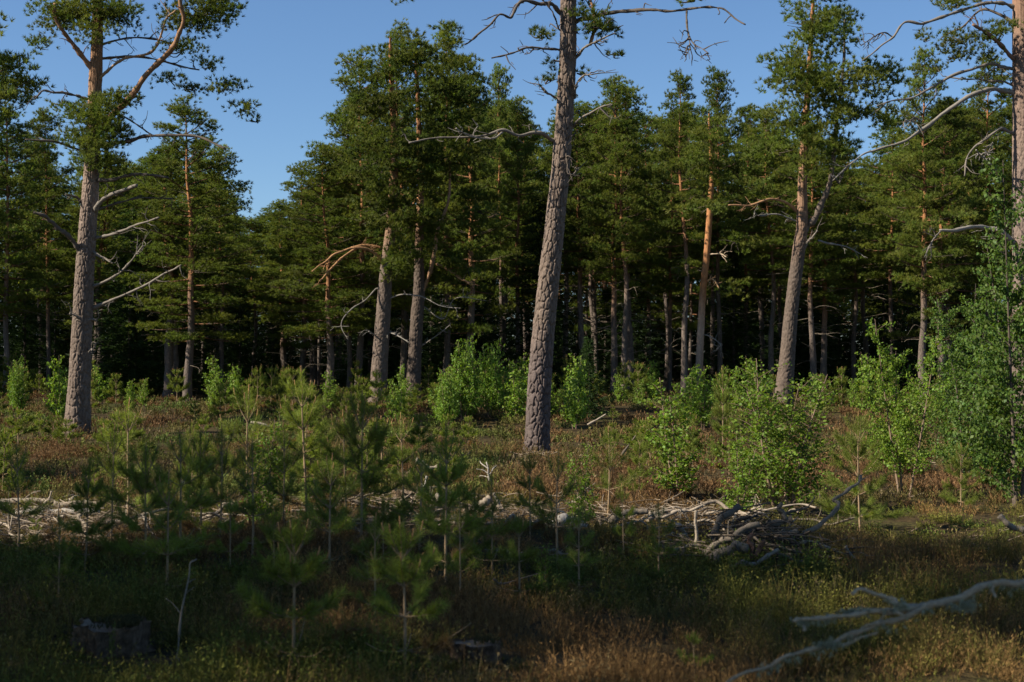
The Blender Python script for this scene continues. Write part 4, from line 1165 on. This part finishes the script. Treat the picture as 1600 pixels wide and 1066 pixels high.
for q, ps in enumerate([[(763, 740), (752, 735), (744, 733)], [(762, 732), (752, 724), (748, 720)], [(764, 743), (770, 733), (776, 727)], [(763, 746), (752, 744), (743, 747)]]):
    P = [W(px, py, 20.6 + 0.08 * q * z) for z, (px, py) in enumerate(ps)]
    part('tine', gen_branch(P, 0.009, 0.004, 60 + q, WHITE, 0, 6).mesh('tine', M_DEAD, True, r_.location), r_)
fallen([(724, 806), (738, 796), (752, 788), (766, 782)], 15.5, 15, 13, 'thick grey log end pointing out of the heather at centre', 12, DEAD, 1, name='fallen_log')
fallen([(795, 812), (785, 798), (777, 782), (770, 770)], 15.6, 7, 4, 'grey crooked branch beside the thick log end', 13, PALE, 2)
fallen([(858, 838), (870, 826), (882, 818), (908, 836)], 14.4, 16, 20, 'chunk of white rotten log left of the brush pile', 14, WHITE, 1, name='fallen_log')
fallen([(954, 818), (970, 806), (985, 799), (1012, 800)], 14.6, 11, 9, 'curved grey branch behind the brush pile on its left', 15, DEAD * 0.9, 2)
fallen([(1014, 802), (1035, 808), (1060, 800), (1080, 798), (1100, 790)], 14.8, 8, 3.5, 'long pale branch reaching towards the brush pile', 16, PALE, 3)
fallen([(1003, 846), (1025, 840), (1045, 836), (1060, 838)], 13.6, 6, 5, 'straight pale stick at the left of the brush pile', 17, PALE, 1)
fallen([(1056, 822), (1062, 828), (1066, 836), (1072, 850)], 13.4, 11, 12, 'hooked pale branch end at the left of the brush pile', 18, PALE, 0)
BP = 'branches of the brush pile'
fallen([(1095, 868), (1090, 845), (1086, 820), (1085, 796)], 12.4, 7, 5, 'upright grey stem on the left side of the brush pile', 19, PALE * 0.9, 1, group=BP)
fallen([(1060, 866), (1072, 856), (1085, 850)], 12.4, 9, 6, 'short pale branch at the left foot of the brush pile', 20, PALE, 1, group=BP)
fallen([(1116, 850), (1120, 825), (1132, 804), (1152, 795)], 12.6, 12, 10, 'thick dark bent branch arching up from the brush pile', 21, DEAD * 0.55, 0, group=BP, dd=0.2)
fallen([(1108, 880), (1106, 866), (1122, 850), (1145, 838), (1165, 826), (1186, 818)], 12.2, 13, 8, 'long thick grey branch across the front of the brush pile', 22, DEAD * 0.8, 1, group=BP)
fallen([(1115, 876), (1130, 866), (1150, 856), (1170, 858)], 12.0, 20, 12, 'thick stub lying low in the brush pile', 23, DEAD * 0.7, 0, group=BP)
fallen([(1165, 835), (1190, 822), (1215, 816), (1235, 810)], 12.8, 10, 12, 'dark branch with knobbed end on top of the brush pile', 24, DEAD * 0.6, 1, group=BP)
fallen([(1228, 812), (1222, 802), (1216, 796), (1222, 788)], 12.8, 9, 7, 'upturned knobbed snag on top of the brush pile', 25, DEAD * 0.7, 1, group=BP)
fallen([(1228, 802), (1245, 797), (1262, 792), (1275, 776)], 12.9, 5, 2, 'thin dark branch over the pile pointing right', 26, DEAD * 0.55, 2, group=BP)
fallen([(1210, 840), (1230, 834), (1248, 828)], 12.4, 9, 8, 'short thick log end on the right of the brush pile', 27, DEAD * 0.8, 0, group=BP)
fallen([(1255, 834), (1280, 820), (1300, 803), (1308, 786), (1302, 781), (1322, 772), (1336, 758), (1346, 743)], 12.9, 8, 4.5, 'long crooked branch rising from the brush pile to the right', 28, DEAD * 0.8, 1, group=BP, dd=0.4)
fallen([(1140, 888), (1158, 880), (1178, 878), (1200, 868), (1216, 864)], 11.9, 9, 6, 'pale gnarled branch along the bottom of the brush pile', 29, PALE * 0.85, 2, group=BP)
fallen([(1175, 872), (1172, 855), (1170, 842), (1176, 836)], 12.0, 9, 8, 'reddish brown broken stub standing in the brush pile', 30, np.array([0.17, 0.085, 0.05]), 0, group=BP)
fallen([(1180, 868), (1188, 855), (1192, 845)], 11.95, 10, 7, 'second reddish stub standing in the brush pile', 31, np.array([0.15, 0.075, 0.045]), 0, group=BP)
fallen([(1215, 865), (1240, 874), (1255, 878)], 12.0, 6, 4, 'dark branch at the right foot of the brush pile', 32, DEAD * 0.5, 1, group=BP)
fallen([(1195, 850), (1220, 856), (1255, 862)], 12.2, 7, 4, 'straight dark branch on the right slope of the brush pile', 33, DEAD * 0.55, 2, group=BP)
fallen([(1140, 826), (1147, 812), (1149, 802)], 12.7, 4, 3, 'thin curved pale stick behind the bent branch', 34, PALE, 0, group=BP)
fallen([(1240, 852), (1260, 846), (1280, 850), (1310, 862), (1330, 868)], 12.6, 6, 4, 'long pale stick trailing right from the brush pile', 35, PALE * 0.85, 2, group=BP)
fallen([(1320, 855), (1328, 866), (1340, 876)], 12.3, 8, 5, 'short grey stick right of the brush pile', 36, DEAD, 1)
fallen([(1562, 806), (1575, 818), (1590, 826), (1612, 834)], 14.0, 9, 10, 'grey branch lying at the right edge', 37, DEAD, 3)
fallen([(918, 664), (932, 657), (946, 648)], 33, 4, 2.5, 'pale curved stick in the far heather right of the leaning pine', 38, PALE, 0)
fallen([(968, 715), (982, 698), (995, 678)], 24, 4, 2.5, 'dark stick leaning in the heather right of the leaning pine', 39, DEAD * 0.5, 1)
fallen([(392, 660), (408, 663), (422, 666)], 36, 5, 4, 'pale log piece on the far heather left of centre', 40, PALE, 0, name='fallen_log')
fallen([(283, 752), (290, 754), (297, 753)], 18.5, 7, 6, 'short white log piece behind the saplings on the left', 43, WHITE, 0, name='fallen_log')
fallen([(440, 850), (470, 845), (505, 852), (530, 846)], 13.6, 8, 6, 'pale branch half hidden behind the shaded saplings', 44, PALE, 3)
fallen([(575, 820), (600, 812), (625, 808), (650, 800)], 14.8, 8, 5, 'sunlit slash branch at centre left', 45, PALE, 4)
fallen([(690, 830), (720, 826), (745, 829), (775, 824)], 14.2, 6, 4, 'thin sunlit branch lying at the centre', 46, PALE, 3)
fallen([(278, 1060), (280, 1010), (283, 955), (296, 890), (305, 875)], 8.0, 4.5, 2, 'thin bare dead stem standing right of the left stump', 47, np.array([0.20, 0.165, 0.125]), 3)
fallen([(770, 905), (790, 912), (845, 895)], 10.5, 4, 2, 'grey twig in the shade near the centre', 48, DEAD * 0.7, 2)

rs2 = np.random.default_rng(314)
for k in range(12):
    c = W(rs2.normal(1172, 48), 850, 12.5 + rs2.normal(0, 0.2))
    a = rs2.random() * 6.28
    e = np.array([math.cos(a), 0.5 * math.sin(a), 0]) * rs2.uniform(0.18, 0.5)
    A_, B_ = c - e, c + e
    A_[2] = gz(*A_[:2]) + rs2.uniform(0.02, 0.18)
    B_[2] = gz(*B_[:2]) + rs2.uniform(0.08, 0.42)
    r0 = rs2.uniform(0.007, 0.018)
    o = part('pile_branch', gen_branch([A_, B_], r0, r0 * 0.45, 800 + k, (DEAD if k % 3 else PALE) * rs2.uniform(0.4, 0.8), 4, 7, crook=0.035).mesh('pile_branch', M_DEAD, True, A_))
    o.location = [float(q) for q in A_]
    tag(o, 'thin crooked branch tangled inside the brush pile', 'branch', 'thin branches inside the brush pile')
for k in range(46):
    x = (-4.9, -3.2, -0.7, 1.5, 2.6)[k % 5] + rs2.normal(0, 0.75)
    d = 15.3 + 0.12 * x + rs2.normal(0, 0.85)
    ln = rs2.uniform(0.35, 1.35)
    a = rs2.normal(0, 0.75) + (math.pi if rs2.random() < 0.5 else 0)
    e = np.array([math.cos(a), math.sin(a), 0]) * ln / 2
    A_, B_ = np.array([x, d, 0]) - e, np.array([x, d, 0]) + e
    A_[2], B_[2] = gz(*A_[:2]) + 0.03, gz(*B_[:2]) + rs2.uniform(0.04, 0.22)
    r0 = rs2.uniform(0.008, 0.028)
    o = part('slash_branch', gen_branch([A_, B_], r0, r0 * 0.5, 700 + k, (PALE if k % 3 else DEAD) * rs2.uniform(0.8, 1.15), 3, 7, crook=0.06).mesh('slash_branch', M_DEAD, True, A_))
    o.location = [float(q) for q in A_]
    tag(o, 'broken weathered branch strewn along the strip of logging slash', 'branch', 'branches of the logging slash')

# thrown-up heap of thin twigs inside the pile and the slash littered along the strip
def litter():
    rng = np.random.default_rng(55)
    m = MB()
    n = 3000
    d = rng.normal(15.2, 1.0, n)
    x = rng.uniform(-0.39, 0.30, n) * d
    d = d + 0.12 * x
    k = vnoise(x, d, 1.3) + 0.3 * rng.random(n) > 0.70
    x, d = x[k], d[k]
    x = np.concatenate([x, rng.normal(W(1175, 850, 12.5)[0], 0.45, 430), rng.normal(9.2, 1.3, 300), rng.normal(0.9, 0.5, 160), rng.normal(6.6, 0.9, 200)])
    hp = np.concatenate([np.zeros(k.sum()), rng.random(430) ** 1.2, np.zeros(660)])
    d = np.concatenate([d, rng.normal(12.6, 0.32, 430), rng.normal(23.5, 1.5, 300), rng.normal(26.6, 0.5, 160), rng.normal(14.0, 0.7, 200)])
    z = gz(x, d) + 0.02 + 0.13 * rng.random(len(x)) ** 1.5
    cxp = W(1180, 850, 12.5)[0]
    z += hp * 0.34 * np.exp(-((x - cxp) / 0.62) ** 2)
    for q in range(len(x)):
        ln = rng.uniform(0.08, 0.42) * (1.3 if hp[q] > 0 else 1)
        e = nrm(np.array([rng.normal(), rng.normal(), rng.normal(0, 0.22)])) * ln
        p = np.array([x[q], d[q], z[q]])
        c = (PALE * [1, 0.95, 0.9] if rng.random() < 0.4 else DEAD * rng.uniform(0.35, 1.0) * [1, 0.92, 0.85]) * rng.uniform(0.7, 1.1)
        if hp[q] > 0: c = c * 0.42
        r = rng.uniform(0.002, 0.009)
        tube(m, [p - e / 2, p + rng.normal(0, 0.05 * ln, 3), p + e / 2], r, r * 0.6, c, n=4, seg=4, cap=False)
    o = part('twig_litter', m.mesh('twig_litter', M_DEAD, True))
    tag(o, 'grey slash of broken twigs strewn along the strip and through the pile', 'twigs', kind='stuff')


litter()

# lichen covered branch lying across the lower right corner, close to the camera
def lichen_branch():
    rng = np.random.default_rng(66)
    d = 5.2
    b = G(1660, d)
    root = empty('lichen_branch', b, 'pale lichen covered dead branch lying across the lower right corner', 'branch')
    BC = np.array([0.36, 0.265, 0.165])

    def path(ps, dd0, dd1):
        return [W(px, py, d + dd0 + (dd1 - dd0) * q / (len(ps) - 1)) for q, (px, py) in enumerate(ps)]
    low = [np.array(b) + [0.25, 0.2, -0.03], W(1680, 960, d + 0.1)]
    m = MB()
    main = path([(1640, 922), (1600, 911), (1570, 910), (1525, 923), (1480, 934), (1445, 945), (1408, 965), (1375, 975), (1340, 990), (1305, 1008), (1275, 1010), (1230, 1025), (1195, 1040), (1160, 1055), (1100, 1100)], 0, -0.1)
    C = tube(m, low + main, 0.017, 0.0045, BC, BC * 1.1, n=120, seg=10, rough=0.16, rng=rng, crook=0.007)
    part('stem', m.mesh('lichen_branch_stem', M_DEAD, True, b), root)
    for ps, w0, w1, dd in [([(1430, 952), (1400, 944), (1375, 930), (1340, 922), (1332, 926)], 0.0062, 0.0037, -0.15),
                           ([(1440, 948), (1410, 945), (1390, 938), (1377, 930)], 0.0056, 0.0037, 0.1),
                           ([(1450, 945), (1420, 950), (1380, 952), (1330, 960), (1290, 966), (1255, 970), (1240, 971)], 0.0074, 0.0043, -0.2),
                           ([(1420, 955), (1385, 957), (1345, 955), (1320, 962)], 0.0056, 0.0031, 0.15),
                           ([(1370, 978), (1385, 962), (1410, 956)], 0.0037, 0.0031, -0.1),
                           ([(1330, 998), (1352, 982), (1372, 975)], 0.0050, 0.0031, -0.1),
                           ([(1300, 1010), (1330, 1004), (1365, 986)], 0.0043, 0.0031, 0.1),
                           ([(1550, 916), (1552, 926), (1556, 936)], 0.0043, 0.0031, -0.05),
                           ([(1262, 968), (1256, 978), (1254, 984)], 0.0037, 0.0025, -0.2)]:
        m = MB()
        tube(m, path(ps, 0, dd), w0 * 1.5, w1 * 1.4, BC * 1.05, BC * 1.2, n=len(ps) * 8, seg=7, rough=0.18, rng=rng, crook=0.005)
        part('side_twig', m.mesh('lichen_twig', M_DEAD, True, b), root)
    m = MB()
    for _ in range(170):
        q = int(rng.uniform(0.12, 0.9) * len(C))
        p = C[q] + rng.normal(0, 0.012, 3) + [0, 0, -0.008]
        blades(m, p[None], nrm(np.array([[rng.normal(0, 0.5), rng.normal(0, 0.5), -0.8]])), 0.5, 5, 0.022, 0.006, np.array([0.30, 0.29, 0.18]), rng)
    for cx, cy in [(1255, 972), (1290, 966), (1330, 958), (1400, 946), (1500, 948), (1510, 940), (1290, 1004), (1345, 955)]:
        for _ in range(26):
            p = W(cx + rng.normal(0, 9), cy + rng.normal(0, 3.5), d - 0.08)
            blades(m, p[None], nrm(np.array([[rng.normal(0, 0.6), rng.normal(0, 0.6), -0.6]])), 0.6, 6, 0.02, 0.006, np.array([0.32, 0.31, 0.20]), rng)
    part('lichen', m.mesh('lichen', M_HEATH, False, b), root, 'stuff')


lichen_branch()


# ------------------------------------------------------------------ stumps
def stump(px, d, R, H, label, seed, rot=0.6):
    rng = np.random.default_rng(seed)
    b = G(px, d)
    root = empty('tree_stump', b, label, 'stump')
    n, seg = 16, 56
    th = np.arange(seg) / seg * 2 * math.pi
    prof = 1 + 0.08 * np.sin(th * 3 + seed) + 0.07 * np.sin(th * 7 + 1) + 0.05 * rng.normal(size=seg)
    rim = H * (1 + 0.16 * rot * np.sin(th * 2 + 1.3) + 0.10 * rot * np.sin(th * 5) + 0.09 * rot * rng.normal(size=seg))
    V, c = [], []
    for i in range(n):
        t = i / (n - 1)
        z = -0.1 + (rim + 0.1) * t
        r = R * prof * (1 + 0.5 * (1 - t) ** 3 * (1 + 0.5 * np.sin(th * 5 + seed))) + rng.normal(0, 0.006, seg)
        V.append(np.stack([np.cos(th) * r, np.sin(th) * r, z], 1))
        c.append(np.tile(np.array([0.125, 0.082, 0.048]), (seg, 1)) * rng.uniform(0.6, 1.3, (seg, 1)))
    mb = MB()
    i = np.arange(n - 1)[:, None] * seg
    j = np.arange(seg)[None]; j2 = (j + 1) % seg
    mb.add(np.concatenate(V), np.concatenate(c), quads=np.stack([i + j, i + j2, i + seg + j2, i + seg + j], -1).reshape(-1, 4))
    part('bark', mb.mesh('stump_bark', M_BARK, False), root)
    mt = MB()
    V, c = [], []
    m = 9
    for i in range(m):
        s = 1 - i / m
        z = rim * s ** 2 + (1 - s ** 2) * H * 0.98 - 0.012 - rot * 0.03 * rng.random(seg) * (s < 0.95)
        V.append(np.stack([np.cos(th) * R * prof * s * 0.985, np.sin(th) * R * prof * s * 0.985, z], 1))
        tone = np.array([0.20, 0.145, 0.095]) * (0.75 + 0.5 * ((i % 2) * 0.4 + 0.6 * rng.random((seg, 1))))
        c.append(np.tile(tone, (1, 1)))
    V.append(np.array([[0, 0, H * 0.97 - 0.015]])); c.append(np.array([[0.13, 0.1, 0.085]]))
    i = np.arange(m - 1)[:, None] * seg
    q = np.stack([i + j, i + j2, i + seg + j2, i + seg + j], -1).reshape(-1, 4)
    tr = [((m - 1) * seg + a, (m - 1) * seg + (a + 1) % seg, m * seg) for a in range(seg)]
    mt.add(np.concatenate(V), np.concatenate(c), tris=tr, quads=q)
    part('cut_face', mt.mesh('stump_cut_face', M_DEAD, False), root)
    mm = MB()
    k = 900 if rot > 0.3 else 120
    a = rng.normal(0.4, 0.9, k); r = R * np.sqrt(rng.random(k)) * 0.95
    P = np.stack([np.cos(a) * r, np.sin(a) * r, np.full(k, H * 0.99)], 1)
    blades(mm, P, nrm(np.concatenate([rng.normal(0, 0.4, (k, 2)), np.ones((k, 1))], 1)), 0.2, 2, 0.035, 0.008, np.array([0.06, 0.055, 0.022]), rng, 0.5)
    part('moss', mm.mesh('stump_moss', M_HEATH), root, 'stuff')
    return root


stump(178, 8.4, 0.19, 0.16, 'large dark rotten stump with mossy top in the lower left', 3)
stump(745, 7.9, 0.135, 0.085, 'small flat cut stump half hidden in heather at the bottom edge', 5, 0.15)
stump(640, 16.6, 0.2, 0.16, 'low pale stump in the slash strip behind the dark sapling', 8, 0.6)

# ------------------------------------------------------------------ labels that say where each repeated plant stands
MARKS = [(-9e9, 'left edge'), (122, 'branchy pine'), (278, 'trunk cluster'), (415, 'sky gap'), (592, 'arched limb pine'), (648, 'twin limb pine'), (845, 'leaning pine'),
         (1097, 'orange pine'), (1230, 'forked pine'), (1443, 'pale trunked pine'), (1590, 'right edge')]
ORD = 'first second third fourth fifth sixth seventh eighth ninth tenth eleventh twelfth thirteenth fourteenth fifteenth sixteenth'.split()


def relabel(group, text, rows=(), ordinal=True):
    sets = {}
    for o in bpy.data.objects:
        if o.get('group') == group:
            x, y = o.location.x, max(o.location.y, 1.0)
            px = CX + x / y * F
            k = max(i for i, m in enumerate(MARKS) if px >= m[0])
            row = next((n for lim, n in rows if y < lim), '')
            sets.setdefault((k, row), []).append((px, o))
    for (k, row), items in sets.items():
        where = 'between %s and %s' % (MARKS[k][1], MARKS[k + 1][1]) if k < len(MARKS) - 1 else 'at the right edge'
        items.sort(key=lambda a: a[0])
        for n, (px, o) in enumerate(items):
            lab = text % dict(row=row, where=where)
            if ordinal and len(items) > 1 and n < len(ORD):
                lab = ORD[n] + ' ' + lab.replace(' in ', ' from left in ', 1)
            o['label'] = ' '.join(lab.split())


relabel('young pines of the sapling belt', 'young pine in %(row)s belt %(where)s', ((38, 'front'), (48, 'middle'), (99, 'back')))
relabel('saplings of the near thicket', 'wispy pine sapling in shaded thicket %(where)s')
relabel('saplings in the middle heather', 'small pine in sunlit heather %(where)s')
relabel('small birches of the sapling belt', 'small birch in sapling belt %(where)s')
relabel('branches of the logging slash', 'broken branch in slash strip %(where)s')
relabel('pines deep in the forest', 'slender pine deep in forest shade %(where)s', ordinal=False)
relabel('spruces in the forest shade', 'dark young spruce in forest shade %(where)s', ordinal=False)
